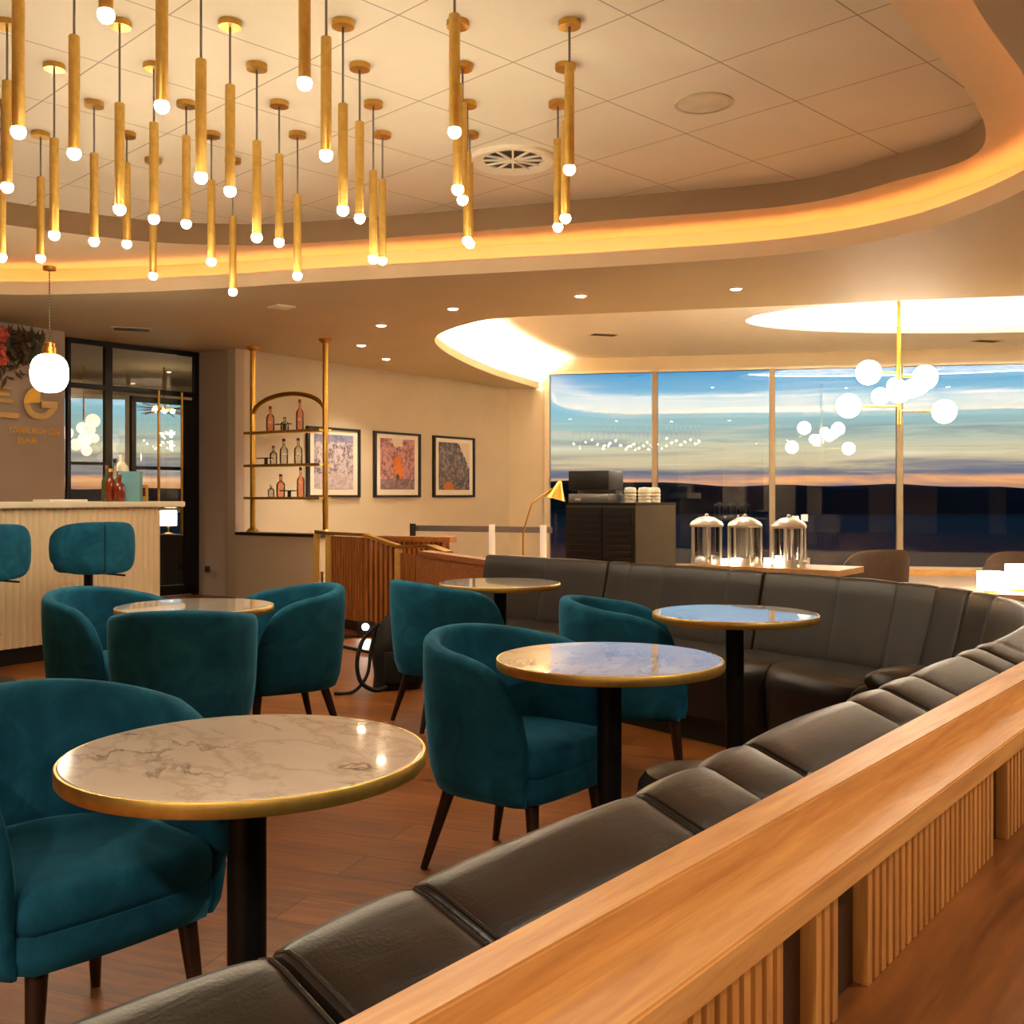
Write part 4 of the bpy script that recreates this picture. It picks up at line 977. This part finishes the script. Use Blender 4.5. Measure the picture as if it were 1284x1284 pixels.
obj('strap', tube(BM(), [(-.13, .0, .40), (-.17, -.02, .25), (-.2, -.06, .1), (-.3, -.14, .014), (-.42, -.15, .012)], .011), 'bag_cloth', t)
fp = on(458, 800, 0); t = thing('floor_spotlight', 'small bright spotlight on the floor against the teak slats', 'spotlight', (fp.x, fp.y, 0), 0)
obj('foot', box(BM(), (0, .06, .012), (.16, .07, .024), 0, .006), 'near_black', t); obj('housing', box(BM(), (0, .05, .085), (.15, .07, .11), 0, .008), 'near_black', t); obj('lens', lathe(BM(), [(0, 0), (.03, 0)], n=20), 'flash_glow', t)
o = t.children[-1]; o.rotation_euler = (PI / 2, 0, 0); o.location = (0, .012, .095)
cb = on(436, 806, 0); t = obj('floor_cable', tube(BM(), [(fp.x - .05, fp.y + .02, .02), (cb.x - .12, cb.y + .25, .012), (cb.x - .16, cb.y - .05, .012), (cb.x + .05, cb.y - .35, .012), (cb.x + .4, cb.y - .75, .012)], .012), 'bag_cloth'); tag(t, 'black cable lying on the floor from the small spotlight', 'cable')
pb = on(410, 812, 0); t = thing('brass_stand', 'small brass base standing on the floor behind a teal chair', 'stand', (pb.x - .04, pb.y, 0)); obj('base', lathe(BM(), [(.13, 0), (.13, .015), (.02, .03)], n=28), 'brass', t); obj('pole', cyl(BM(), (0, 0, .02), (0, 0, .62), .012), 'brass', t)

# ------------------------------------------------------------------ sky, camera, view
w = bpy.data.worlds.new('dusk_sky'); bpy.context.scene.world = w; w.use_nodes = True
class WT(MT):
    def __init__(s, t): s.t = t
T = WT(w.node_tree); T.t.nodes.clear()
tc = T.n('TexCoord'); sep = T.n('SeparateXYZ', Vector=tc.outputs['Generated'])
mp = T.n('Mapping', Vector=tc.outputs['Generated'], Scale=(2.2, 2.2, 46)).outputs[0]
nz = T.noise(mp, 1.6, 5, .6, .6); nz2 = T.noise(T.n('Mapping', Vector=tc.outputs['Generated'], Scale=(5, 5, 120)).outputs[0], 1.3, 4, .6, .4)
el = T.math('ADD', T.math('MULTIPLY', sep.outputs[2], 5.5), T.math('MULTIPLY', T.math('SUBTRACT', nz2, .5), .09))
sky = T.ramp(el, [(0.0, lin((150, 96, 60))), (.085, lin((226, 160, 104))), (.115, lin((96, 100, 112))), (.16, lin((190, 172, 134))), (.24, lin((192, 184, 150))), (.34, lin((150, 176, 166))), (.48, lin((116, 176, 196))), (.64, lin((58, 136, 184))), (1.0, lin((22, 84, 142)))])
cm = T.math('MULTIPLY', T.math('SUBTRACT', nz, .47), 7.0, True)
band_lo = T.math('MULTIPLY', T.math('SUBTRACT', .40, el), 8.0, True)
sky = T.mix(T.math('MULTIPLY', T.math('MULTIPLY', cm, band_lo), .75), sky, lin((92, 98, 118)))
cm2 = T.math('MULTIPLY', T.math('SUBTRACT', .44, nz), 6.0, True)
sky = T.mix(T.math('MULTIPLY', cm2, .55), sky, lin((238, 226, 214)))
dk = T.math('SUBTRACT', 1.0, T.math('MULTIPLY', T.math('MULTIPLY', T.math('SUBTRACT', sep.outputs[2], .2), 3.0, True), .8))
bg = T.n('Background', Color=sky, Strength=T.math('MULTIPLY', dk, .47)); out = T.n('OutputWorld', Surface=bg.outputs[0])

cam = bpy.data.cameras.new('camera'); co = bpy.data.objects.new('camera', cam); C.objects.link(co)
co.location = (0, 0, H); co.rotation_euler = (PI / 2, 0, 0); cam.sensor_width = 36; cam.lens = F / 1284 * 36; cam.shift_y = -(642 - YH) / 1284; cam.clip_start = .02; cam.clip_end = 3000
sc = bpy.context.scene; sc.camera = co
sc.view_settings.view_transform = 'Standard'; sc.view_settings.look = 'None'; sc.view_settings.gamma = 1; sc.view_settings.use_curve_mapping = False; sc.view_settings.exposure = 1.6
sc.cycles.use_denoising = True; sc.cycles.max_bounces = 8; sc.cycles.transparent_max_bounces = 12; sc.cycles.sample_clamp_indirect = 6.0; sc.cycles.caustics_reflective = False; sc.cycles.caustics_refractive = False
